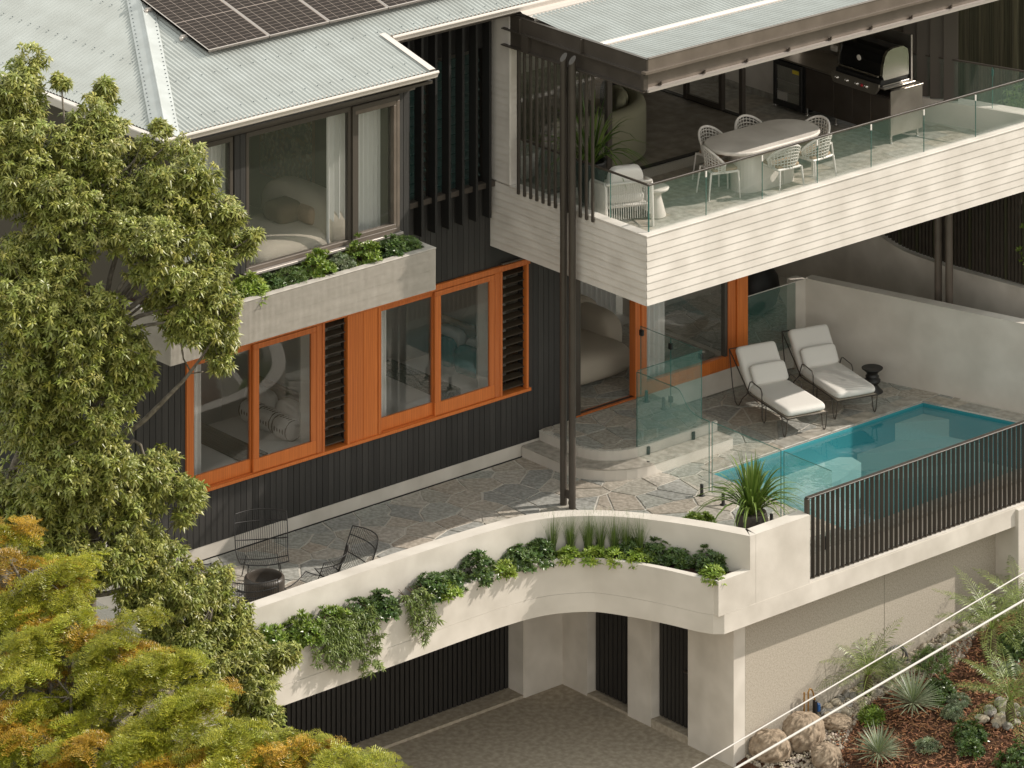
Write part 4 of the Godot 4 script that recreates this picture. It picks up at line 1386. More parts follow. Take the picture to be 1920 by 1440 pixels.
	b.box(0, 0.62, 0.62, 0.04, 1.28, 1.28)
	put("frame", b, mat(0.22, 0.10, 0.05, 0.5), pic)
	b = MB.new()
	b.quad(Vector3(-0.023, 0, 0), Vector3(-0.023, 0, 1.24), Vector3(-0.023, 1.24, 1.24), Vector3(-0.023, 1.24, 0))
	var pm := mat(0.85, 0.85, 0.85, 0.7, painting_tex(), 0.8)
	put("canvas", b, pm, pic)
	var bd := thing("upholstered_bed", "rounded cream bed behind the large upper window", "bed", Vector3(-4.25, 4.0, -3.25))
	b = MB.new()
	b.soft(Vector3(-0.1, 0.30, 0), Vector3(1.7, 0.62, 1.5), 0.4, 14)
	put("mattress", b, M.cloth_cream, bd)
	b = MB.new()
	b.soft(Vector3(0.62, 0.55, -0.1), Vector3(0.55, 0.95, 1.7), 0.5, 14)
	put("headboard", b, M.cloth_cream, bd)
	cushion("cushion", "round dark brown cushion on the cream bed in the upper room", "cushion", Vector3(-4.0, 4.72, -3.35), Vector3(0.55, 0.3, 0.5), M.cloth_brown)
	cushion("cushion", "tan oval cushion on the cream bed in the upper room", "cushion", Vector3(-3.72, 4.72, -3.0), Vector3(0.5, 0.28, 0.4), M.cloth_tan)
	# lower living room
	var so := thing("cream_sofa", "rounded cream boucle sofa in the lower living room", "sofa", Vector3(3.05, 0.33, -5.0))
	b = MB.new(); b.soft(Vector3(-0.10, 0.24, 0.12), Vector3(1.5, 0.50, 1.35), 0.45, 16); put("seat", b, M.cloth_cream, so)
	b = MB.new(); b.soft(Vector3(0.10, 0.42, -0.72), Vector3(1.9, 0.86, 0.5), 0.5, 16); put("backrest", b, M.cloth_cream, so)
	b = MB.new(); b.soft(Vector3(0.62, 0.42, -0.30), Vector3(0.45, 0.70, 1.15), 0.55, 16); put("arm", b, M.cloth_cream, so)
	b = MB.new(); b.soft(Vector3(-1.5, 0.24, -0.05), Vector3(1.6, 0.50, 1.3), 0.45, 16); put("seat", b, M.cloth_cream, so)
	cushion("cushion", "sage green cushion on the cream sofa", "cushion", Vector3(3.12, 0.99, -5.32), Vector3(0.5, 0.46, 0.18), M.cloth_sage, 0.5, -0.4)
	# upper living room
	so = thing("green_sofa", "curved olive green sofa behind the dining table", "sofa", Vector3(2.42, 4.0, -4.45))
	b = MB.new()
	var arc := func(q: MB, r0: float, r1: float, y0: float, y1: float, a0: float, a1: float) -> void:
		var o := PackedVector2Array(); var i2 := PackedVector2Array()
		var n := 26
		for k in n + 1:
			var a := lerpf(a0, a1, float(k) / n)
			o.append(Vector2(cos(a) * r1, sin(a) * r1)); i2.append(Vector2(cos(a) * r0, sin(a) * r0))
		o.reverse(); i2.reverse()
		wall_between(q, o, i2, y0, y1)
	arc.call(b, 0.92, 1.20, 0.05, 0.72, -0.9, 2.5)
	b.tube(PackedVector3Array(range(27).map(func(k): return Vector3(cos(-0.9 + 3.4 * k / 26.0) * 1.06, 0.72, sin(-0.9 + 3.4 * k / 26.0) * 1.06))), 0.138, 0.138, 12)
	put("backrest", b, M.cloth_olive, so)
	b = MB.new(); arc.call(b, 0.35, 0.93, 0.05, 0.42, -0.9, 2.5); put("seat", b, M.cloth_olive, so)
	for j in 4:
		var a: float = [0.15, 0.5, 0.85, -0.2][j]
		cushion("cushion", ["dark plum cushion on the curved green sofa", "olive cushion at the rounded end of the green sofa", "pale olive cushion nearest the glass door on the green sofa", "tan leather cushion at the back of the green sofa"][j], "cushion", Vector3(2.42 + cos(a) * 0.80, 4.72, -4.45 + sin(a) * 0.80), Vector3(0.18, 0.44, 0.46), [M.cloth_dark, M.cloth_olive, M.cloth_olive, M.cloth_tan][j], -a + 0.15, 0.15)
	b = MB.new(); b.lathe(Vector3(1.05, 4.0, -4.3), [[0.0, 0.0], [0.45, 0.0], [0.5, 0.34], [0.48, 0.38], [0.0, 0.385]], 30)
	tag(put("coffee_table", b, M.cloth_white), "round white coffee table inside the upper living room", "table")

# ---------------------------------------------------------------- pool
func build_pool() -> void:
	var p := thing("swimming_pool", "turquoise plunge pool sunk into the paved deck", "swimming pool", Vector3.ZERO)
	var b := MB.new()
	b.span(2.10, 2.33, -1.45, -0.032, -1.3, 1.74)
	b.span(2.10, 8.2, -1.45, -0.052, 1.74, 1.86)
	b.span(2.10, 7.2, -1.45, -0.032, -1.36, -1.14)
	b.prism(pv([6.85, -1.14, 7.2, -1.14, 8.18, 1.74, 7.77, 1.74]), -1.45, -0.032)
	b.span(2.10, 8.2, -1.60, -1.45, -1.36, 1.86)
	put("basin", b, M.pool_deep, p)
	b = MB.new()
	var bench := pv([2.335, -1.135, 5.0, -1.135, 5.15, -1.0, 5.1, -0.75, 4.4, -0.48, 3.5, -0.42, 2.335, -0.42])
	b.prism(bench, -1.45, -0.42)
	b.prism(pv([2.335, 0.62, 2.9, 0.62, 3.3, 0.75, 3.5, 1.1, 3.45, 1.5, 3.3, 1.735, 2.335, 1.735]), -1.45, -0.50)
	put("bench", b, M.pool_step, p)
	for k in 3:
		b = MB.new()
		var e := 0.42 + k * 0.55
		b.prism(pv([6.85 - e * 1.5, -1.135 + 0.002 * k, 6.845, -1.135 + 0.002 * k, 6.85 + e * 0.32, -1.135 + e]), -1.45, -0.20 - 0.27 * k)
		put("step", b, M.pool_step, p)
	b = MB.new()
	b.prism(pv([2.331, -1.139, 6.849, -1.139, 7.77, 1.739, 2.331, 1.739]), -0.08, -0.062, false, false)
	put("pool_water", b, M.water, p)
	# black blade railing along the street side
	var r := thing("blade_railing", "dark metal blade railing along the street edge of the pool", "railing", Vector3.ZERO)
	for i in 75:
		var x := 1.10 + i * 0.099
		bx(x - 0.005, x + 0.005, -0.25, 0.905, 2.155, 2.222, "blade", M.frame_dark, r)
	bx(1.075, 8.5, 0.906, 0.922, 2.15, 2.227, "top_rail", M.bronze, r, 0.003)
	bx(1.075, 8.5, -0.247, -0.235, 2.17, 2.205, "bottom_rail", M.bronze, r)
	bx(1.06, 1.09, -0.25, 0.905, 2.15, 2.227, "end_post", M.bronze, r, 0.003)
	# glass fence and gate
	var f := thing("glass_pool_fence", "frameless clear glass pool fence on dark spigots", "fence", Vector3.ZERO)
	var X := 1.62
	b = MB.new()
	var pr := pv([-2.0, 0.18, -2.0, 1.44, -1.12, 1.44, -1.06, 1.42, -1.0, 1.36, -0.93, 1.27, -0.84, 1.19, -0.74, 1.155, -0.62, 1.145, -0.42, 1.14, -0.42, 0.12, -1.55, 0.12, -1.6, 0.18])
	b.t = Transform3D(Basis(Vector3(0, 0, 1), Vector3(1, 0, 0), Vector3(0, 1, 0)), Vector3(X, 0, 0))   # (z, y) outline, thickness along x
	b.prism(pr, -0.006, 0.006)
	put("stepped_panel", b, M.glass_green, f)
	for s in [[-0.36, 1.10], [1.16, 2.14]]:
		bx(X - 0.006, X + 0.006, 0.11, 1.15, s[0], s[1], "panel", M.glass_green, f)
	bx(1.63, 2.94, 0.17, 1.455, -2.006, -1.994, "panel", M.glass_green, f)
	bx(2.944, 2.956, 0.40, 1.455, -2.69, -2.02, "gate", M.glass_green, f)
	bx(2.944, 2.956, 0.40, 1.455, -3.38, -2.71, "panel", M.glass_green, f)
	# polished edges catch the eye as thin dark lines
	b = MB.new()
	for e in [[X, 0.18, 1.44, -2.003], [X, 0.12, 1.14, -0.42], [X, 0.11, 1.15, -0.358], [X, 0.11, 1.15, 1.10], [X, 0.11, 1.15, 1.162], [2.95, 0.40, 1.455, -2.012], [2.95, 0.40, 1.455, -2.70], [2.95, 0.40, 1.455, -3.38]]:
		b.box(e[0], (e[1] + e[2]) / 2, e[3], 0.0125, e[2] - e[1], 0.006)
	for e in [[-2.0, -1.12, 1.44], [-0.62, -0.42, 1.142], [-0.36, 1.10, 1.151], [1.16, 2.14, 1.151]]:
		b.box(X, e[2], (e[0] + e[1]) / 2, 0.0125, 0.006, e[1] - e[0])
	for i in range(2, 9):
		var a := pr[i]; var c := pr[i + 1]
		b.bar(Vector3(X, a.y, a.x), Vector3(X, c.y, c.x), 0.005, 5)
	b.box(2.285, 1.456, -2.0, 1.31, 0.005, 0.0125)
	b.box(2.95, 1.456, -2.69, 0.0125, 0.005, 1.38)
	put("panel_edges", b, M.glass_edge, f)
	var spig := func(x: float, y: float, z: float, plate: bool) -> void:
		var q := MB.new()
		q.lathe(Vector3(x, y, z), [[0.0, 0.0], [0.05, 0.0], [0.05, 0.008], [0.026, 0.012], [0.026, 0.17], [0.0, 0.172]] if plate else [[0.0, 0.0], [0.028, 0.0], [0.028, 0.17], [0.0, 0.172]], 14)
		put("spigot", q, M.black, f)
	for z in [-1.75, -0.58, -0.12, 0.90, 1.36, 2.0]: spig.call(X, 0.0, z, true)
	for x in [1.82, 2.74]: spig.call(x, 0.11, -1.965, false)
	spig.call(2.95, 0.33, -3.25, true); spig.call(2.95, 0.33, -2.86, true)
	for q in [[-2.70, 1.33], [-2.70, 0.52], [-3.36, 1.36], [-2.03, 1.36]]:
		bx(2.925, 2.975, q[1] - 0.045, q[1] + 0.045, q[0] - 0.035, q[0] + 0.035, "hinge", M.black, f, 0.006)

# ---------------------------------------------------------------- outdoor furniture
func lounger(label: String, at: Vector3, turn: float, lift: bool) -> void:
	var o := thing("sun_lounger", label, "sun lounger", at, turn, "sun loungers by the pool")
	var b := MB.new()
	b.box(0.35, 0.365, 1.05, 0.68, 0.11, 1.14, 0.035)
	var f := MB.new()
	f.soft(Vector3(0.35, 0.372, 1.03), Vector3(0.70, 0.13, 1.22), 0.16, 14)
	put("mattress", f, M.cloth_white, o)
	var tilt := atan2(0.43, -0.62)
	var bs := Basis(Vector3.RIGHT, -0.96)
	f = MB.new()
	f.soft(Vector3.ZERO, Vector3(0.70, 0.14, 0.70), 0.16, 12)
	put("back_cushion", f, M.cloth_white, o, Transform3D(Basis(Vector3.RIGHT, 0.92), Vector3(0.35, 0.60, 0.23)))
	f = MB.new()
	f.soft(Vector3.ZERO, Vector3(0.62, 0.13, 0.32), 0.3, 12)
	put("head_pillow", f, M.cloth_white, o, Transform3D(Basis(Vector3.RIGHT, 0.98), Vector3(0.38 if lift else 0.35, 0.555, 0.42)))
	f = MB.new()
	f.tube(PackedVector3Array([Vector3(0, 0.30, 0.45), Vector3(0, 0.30, 1.64), Vector3(0.70, 0.30, 1.64), Vector3(0.70, 0.30, 0.45)]), 0.011, 0.011, 8, true)
	put("frame", f, M.bronze, o)
	f = MB.new()
	f.span(0.01, 0.69, 0.288, 0.306, 0.45, 1.63, 0.004)
	put("sling", f, M.cloth_cream, o)
	f = MB.new()
	f.tube(PackedVector3Array([Vector3(0, 0.30, 0.47), Vector3(0, 0.80, -0.16), Vector3(0.70, 0.80, -0.16), Vector3(0.70, 0.30, 0.47)]), 0.011, 0.011, 8)
	put("back_frame", f, M.bronze, o)
	for x in [0.0, 0.70]:
		var legs := [
			[Vector3(x, 0.80, -0.16), Vector3(x, 0.25, -0.05), Vector3(x, 0.05, 0.03), Vector3(x, 0.012, 0.09), Vector3(x, 0.03, 0.15), Vector3(x, 0.16, 0.25), Vector3(x, 0.30, 0.42)],
			[Vector3(x, 0.30, 0.40), Vector3(x, 0.50, 0.50), Vector3(x, 0.52, 0.56), Vector3(x, 0.50, 0.82), Vector3(x, 0.45, 0.86), Vector3(x, 0.06, 0.87), Vector3(x, 0.012, 0.90), Vector3(x, 0.012, 0.93), Vector3(x, 0.06, 0.97), Vector3(x, 0.30, 0.99)],
			[Vector3(x, 0.30, 1.46), Vector3(x, 0.07, 1.50), Vector3(x, 0.012, 1.53), Vector3(x, 0.012, 1.57), Vector3(x, 0.07, 1.60), Vector3(x, 0.30, 1.64)]]
		for l in legs:
			f = MB.new()
			f.tube(PackedVector3Array(l), 0.009, 0.009, 7)
			put("leg", f, M.bronze, o)
func dining_chair() -> Node3D:
	# woven tub chair, facing +z, seat at 0.44
	var o := thing("woven_chair", "", "chair", Vector3.ZERO, 0.0, "chairs around the dining table")
	var b := MB.new()
	var shell := func(u: float, w: float) -> Vector3:                   # u along the tub from left front to right front, w upwards
		var a := PI * (0.06 + 0.88 * u) 
		var h := 0.40 + (0.13 + 0.22 * pow(sin(PI * u), 0.8)) * w
		var rr := 0.235 + 0.045 * w
		return Vector3(cos(a) * rr * 1.05, h, -sin(a) * rr + 0.05)
	for i in 15:
		var pts := PackedVector3Array()
		for k in 5: pts.append(shell.call(i / 14.0, k / 4.0))
		b.tube(pts, 0.0085, 0.0085, 5)
	for k in range(1, 7):
		var pts := PackedVector3Array()
		for i in 21: pts.append(shell.call(i / 20.0, k / 7.0))
		b.tube(pts, 0.0085, 0.0085, 5)
	put("woven_back", b, M.rope, o)
	b = MB.new()
	var rim := PackedVector3Array()
	for i in 25: rim.append(shell.call(i / 24.0, 1.0))
	b.tube(rim, 0.019, 0.019, 8)
	put("top_rail", b, M.white_metal, o)
	b = MB.new()
	b.box(0, 0.40, 0.03, 0.45, 0.035, 0.44, 0.012)
	put("seat_frame", b, M.white_metal, o)
	b = MB.new()
	b.soft(Vector3(0, 0.435, 0.04), Vector3(0.43, 0.06, 0.42), 0.25, 10)
	put("seat", b, M.cloth_tan, o)
	for s in [-1.0, 1.0]:
		for q in [[0.24, 0.26], [-0.20, -0.25]]:
			b = MB.new()
			b.tube(PackedVector3Array([Vector3(s * 0.205, 0.41, q[0]), Vector3(s * 0.235, 0.0, q[1])]), 0.017, 0.011, 8)
			put("leg", b, M.white_metal, o)
	return o
func wire_chair() -> Node3D:
	# low wire shell chair facing +z
	var o := thing("wire_chair", "", "chair", Vector3.ZERO, 0.0, "wire chairs around the fire pit")
	var sh := func(u: float, w: float) -> Vector3:                       # u across -1..1, w from the front lip up the back
		var prof_z := lerpf(0.34, -0.20, smoothstep(0.0, 0.55, w)) - 0.22 * smoothstep(0.45, 1.0, w)
		var prof_y := 0.36 - 0.05 * sin(PI * clampf(w / 0.6, 0, 1)) + 0.50 * smoothstep(0.42, 1.0, w)
		var half := 0.33 + 0.08 * w - 0.05 * pow(w, 4.0)
		return Vector3(u * half, prof_y + 0.10 * u * u * (1.0 - w) * (0.4 + w), prof_z + 0.14 * u * u * w)
	var b := MB.new()
	for i in 25:
		var u := -1.0 + i / 12.0
		var pts := PackedVector3Array()
		for k in 15: pts.append(sh.call(u, k / 14.0))
		b.tube(pts, 0.0032, 0.0032, 4)
	put("wires", b, M.black, o)
	b = MB.new()
	for w in [0.0, 0.33, 0.62, 0.80, 1.0]:
		var pts := PackedVector3Array()
		for k in 17: pts.append(sh.call(-1.0 + k / 8.0, w))
		b.tube(pts, 0.008, 0.008, 6)
	for u in [-1.0, 1.0]:
		var pts := PackedVector3Array()
		for k in 15: pts.append(sh.call(u, k / 14.0))
		b.tube(pts, 0.008, 0.008, 6)
	put("frame", b, M.black, o)
	for s in [-1.0, 1.0]:
		for q in [[0.20, 0.26], [-0.14, -0.24]]:
			b = MB.new()
			b.bar(Vector3(s * 0.22, 0.32, q[0]), Vector3(s * 0.27, 0.0, q[1]), 0.008, 6)
			put("leg", b, M.black, o)
	return o
func strappy(par: Node, n: int, h: float, w: float, seed_: int, c0: Color, c1: Color, m: Material) -> void:
	# arching strap leaves from a common base
	var g := RandomNumberGenerator.new()
	g.seed = seed_
	var b := MB.new()
	b.tinted = true
	for i in n:
		var a := g.randf() * TAU
		var lean := g.randf_range(0.08, 1.15)
		var L := h * g.randf_range(0.7, 1.15)
		var ww := w * g.randf_range(0.7, 1.2)
		b.col = c0.lerp(c1, g.randf())
		var d := Vector3(cos(a), 0, sin(a))
		var sd := Vector3(-d.z, 0, d.x)
		var prev := []
		for k in 7:
			var t := k / 6.0
			var p := d * (0.04 + L * (sin(lean) * t * 0.75 + 0.28 * t * t * lean)) + Vector3.UP * L * (cos(lean * 0.75) * t - 0.62 * lean * t * t * t)
			var hw := ww * 0.5 * (1.0 - pow(t, 2.5)) + 0.001
			var cur := [p - sd * hw, p + Vector3(0, -hw * 0.5, 0), p + sd * hw]
			if k > 0:
				b.quad(prev[0], prev[1], cur[1], cur[0]); b.quad(prev[1], prev[2], cur[2], cur[1])
			prev = cur
	put("leaves", b, m, par)
func build_furniture() -> void:
	lounger("white cushioned sun lounger nearer the glass fence", Vector3(4.53, 0.0, -2.96), -0.243, true)
	lounger("white cushioned sun lounger beside the long white wall, next to the black stool", Vector3(5.68, 0.0, -2.98), -0.274, false)
	var b := MB.new()
	b.lathe(Vector3.ZERO, [[0.0, 0.0], [0.165, 0.0], [0.168, 0.012], [0.12, 0.06], [0.088, 0.10], [0.085, 0.125], [0.105, 0.14], [0.13, 0.165], [0.13, 0.19], [0.098, 0.215], [0.092, 0.225], [0.105, 0.235], [0.105, 0.255], [0.085, 0.275], [0.09, 0.30], [0.135, 0.345], [0.165, 0.365], [0.168, 0.378], [0.15, 0.38], [0.0, 0.365]], 36)
	tag(put("turned_stool", b, M.black, self, Transform3D(Basis(), Vector3(6.52, 0.0, -1.93))), "black turned wooden stool standing beside the far lounger", "stool")
	# dining table
	var t := thing("dining_table", "white oval pedestal dining table on the balcony", "table", Vector3(3.60, 4.0, -1.36))
	var st := func(L: float, W: float, n := 14) -> PackedVector2Array:
		var p := PackedVector2Array()
		for k in n + 1:
			var a := -PI / 2 + PI * k / n
			p.append(Vector2((L - W) / 2 + cos(a) * W / 2, sin(a) * W / 2))
		for k in n + 1:
			var a := PI / 2 + PI * k / n
			p.append(Vector2(-(L - W) / 2 + cos(a) * W / 2, sin(a) * W / 2))
		return p
	b = MB.new()
	b.prism(st.call(1.98, 0.90), 0.665, 0.672, false)
	var rings := [[1.98, 0.90, 0.665], [2.04, 0.96, 0.672], [2.06, 0.98, 0.69], [2.06, 0.98, 0.712], [2.04, 0.96, 0.724], [2.02, 0.94, 0.728]]
	for k in rings.size() - 1:
		var p0: PackedVector2Array = st.call(rings[k][0], rings[k][1]); var p1: PackedVector2Array = st.call(rings[k + 1][0], rings[k + 1][1])
		for i in p0.size():
			var j := (i + 1) % p0.size()
			b.quad(Vector3(p0[j].x, rings[k][2], p0[j].y), Vector3(p0[i].x, rings[k][2], p0[i].y), Vector3(p1[i].x, rings[k + 1][2], p1[i].y), Vector3(p1[j].x, rings[k + 1][2], p1[j].y))
	b.prism(st.call(2.02, 0.94), 0.70, 0.728, false, false)
	put("table_top", b, M.white_paint, t)
	b = MB.new()
	b.prism(st.call(1.15, 0.48), 0.0, 0.665)
	put("pedestal", b, M.white_paint, t)
	var c := dining_chair()
	c.set_meta("label", "woven white chair at the near left end of the oval table")
	c.position = Vector3(2.72, 4.0, -1.40); c.rotation.y = PI / 2 - 0.35
	copy(c, "woven white chair on the near side of the oval table, left one", Vector3(3.56, 4.0, -0.88), PI - 0.12)
	copy(c, "woven white chair on the near side of the oval table, right one", Vector3(4.25, 4.0, -0.90), PI + 0.05)
	copy(c, "woven white chair at the kitchen end of the oval table", Vector3(4.66, 4.0, -1.36), -PI / 2 + 0.1)
	copy(c, "woven white chair behind the oval table, left one", Vector3(3.20, 4.0, -1.98), 0.15)
	copy(c, "woven white chair behind the oval table, nearer the kitchen", Vector3(3.98, 4.0, -1.98), -0.1)
	# rope armchair in the balcony corner
	var ar := thing("rope_armchair", "white armchair with rope sides in the balcony corner", "armchair", Vector3(0.85, 4.0, -1.52), -PI / 2 + 2.9)
	ar.rotation.y = 2.75
	b = MB.new()
	b.box(0, 0.30, 0.0, 0.66, 0.05, 0.62, 0.02)
	put("seat_frame", b, M.white_metal, ar)
	b = MB.new(); b.soft(Vector3(0, 0.40, 0.02), Vector3(0.60, 0.17, 0.60), 0.25, 12); put("seat", b, M.cloth_white, ar)
	b = MB.new(); b.soft(Vector3(0, 0.62, -0.20), Vector3(0.54, 0.50, 0.20), 0.35, 12, Basis(Vector3.RIGHT, -0.2)); put("back_cushion", b, M.cloth_white, ar)
	for s in [-1.0, 1.0]:
		b = MB.new()
		b.tube(PackedVector3Array([Vector3(s * 0.36, 0.0, 0.33), Vector3(s * 0.36, 0.50, 0.31), Vector3(s * 0.36, 0.56, 0.24), Vector3(s * 0.36, 0.66, -0.34), Vector3(s * 0.36, 0.60, -0.38), Vector3(s * 0.36, 0.0, -0.42)]), 0.022, 0.022, 8)
		put("side_frame", b, M.white_metal, ar)
		b = MB.new()
		for i in 20:
			var z := -0.34 + i * 0.033
			b.bar(Vector3(s * 0.36, 0.14, z), Vector3(s * 0.36, 0.55 - (z - 0.24) * 0.17, z), 0.006, 5)
		b.bar(Vector3(s * 0.36, 0.14, -0.38), Vector3(s * 0.36, 0.14, 0.33), 0.012, 6)
		put("rope_side", b, M.rope, ar)
	b = MB.new()
	for i in 20:
		var x := -0.34 + i * 0.0358
		b.bar(Vector3(x, 0.14, -0.40), Vector3(x, 0.66, -0.38), 0.006, 5)
	b.bar(Vector3(-0.36, 0.66, -0.38), Vector3(0.36, 0.66, -0.38), 0.022, 8)
	put("rope_back", b, M.rope, ar)
	b = MB.new()
	b.lathe(Vector3.ZERO, [[0.0, 0.0], [0.15, 0.0], [0.155, 0.02], [0.12, 0.16], [0.085, 0.28], [0.08, 0.33], [0.12, 0.37], [0.19, 0.40], [0.20, 0.43], [0.18, 0.445], [0.0, 0.45]], 32)
	tag(put("side_table", b, M.white_paint, self, Transform3D(Basis(), Vector3(1.36, 4.0, -1.30))), "small white mushroom-shaped side table beside the rope armchair", "side table")
	# tall dark pot behind the battens
	var pot := thing("potted_palm", "arching green palm in a tall dark pot behind the batten screen", "potted plant", Vector3(1.0, 4.0, -2.35))
	b = MB.new()
	b.lathe(Vector3.ZERO, [[0.0, 0.0], [0.15, 0.0], [0.17, 0.02], [0.24, 0.62], [0.25, 0.66], [0.22, 0.66], [0.21, 0.60], [0.0, 0.60]], 28)
	put("pot", b, M.black, pot)
	var lv := Node3D.new(); lv.name = "foliage"; lv.position.y = 0.58; pot.add_child(lv)
	strappy(lv, 70, 1.15, 0.04, 5, Color(0.05, 0.11, 0.02), Color(0.14, 0.20, 0.04), M.leaf)
	# fire pit and wire chairs
	var fp := thing("fire_pit", "round dark steel fire pit on the lower terrace", "fire pit", Vector3(-5.70, 0.0, -1.64))
	b = MB.new()
	b.lathe(Vector3.ZERO, [[0.0, 0.02], [0.26, 0.02], [0.275, 0.0], [0.285, 0.02], [0.285, 0.36], [0.28, 0.40], [0.25, 0.425], [0.235, 0.42], [0.228, 0.36], [0.228, 0.12], [0.0, 0.12]], 44)
	put("drum", b, M.bronze, fp)
	b = MB.new()
	b.bar(Vector3(-0.17, 0.17, 0.06), Vector3(0.15, 0.20, 0.0), 0.035, 9); b.bar(Vector3(-0.06, 0.16, -0.14), Vector3(0.10, 0.19, 0.13), 0.03, 9)
	put("logs", b, mat(0.42, 0.20, 0.09, 0.9), fp)
	var wc := wire_chair()
	wc.set_meta("label", "black wire chair behind the fire pit, back to the dark wall")
	wc.position = Vector3(-5.22, 0.012, -2.30); wc.rotation.y = -0.55
	copy(wc, "black wire chair showing above the parapet, farthest along it from the trees", Vector3(-4.72, 0.012, -1.02), -1.75)
	copy(wc, "black wire chair showing above the parapet beside the fire pit", Vector3(-5.30, 0.012, -0.96), -2.7)
	copy(wc, "black wire chair half hidden by the parapet in front of the fire pit", Vector3(-6.45, 0.012, -0.98), 2.5)
	copy(wc, "black wire chair half hidden by leaves left of the fire pit", Vector3(-6.55, 0.012, -1.75), 1.5)
	copy(wc, "black wire chair against the end wall, mostly behind leaves", Vector3(-6.45, 0.012, -2.45), 0.9)
	# deck pots
	var dp := thing("pot_plant", "large strappy green plant in a dark pot at the planter corner", "potted plant", Vector3(1.02, 0.0, 1.12))
	b = MB.new()
	b.lathe(Vector3.ZERO, [[0.0, 0.0], [0.16, 0.0], [0.22, 0.10], [0.24, 0.30], [0.21, 0.42], [0.19, 0.42], [0.0, 0.38]], 28)
	put("pot", b, M.bronze, dp)
	lv = Node3D.new(); lv.name = "foliage"; lv.position.y = 0.40; dp.add_child(lv)
	strappy(lv, 150, 0.92, 0.042, 8, Color(0.07, 0.13, 0.02), Color(0.20, 0.27, 0.06), M.leaf)
	b = MB.new()
	b.lathe(Vector3.ZERO, [[0.0, 0.0], [0.18, 0.0], [0.34, 0.16], [0.40, 0.38], [0.36, 0.60], [0.24, 0.76], [0.19, 0.80], [0.17, 0.78], [0.20, 0.70], [0.0, 0.66]], 36)
	tag(put("round_pot", b, M.black, self, Transform3D(Basis(), Vector3(6.98, 0.332, -5.05))), "big round black pot in the passage beyond the orange post", "pot")

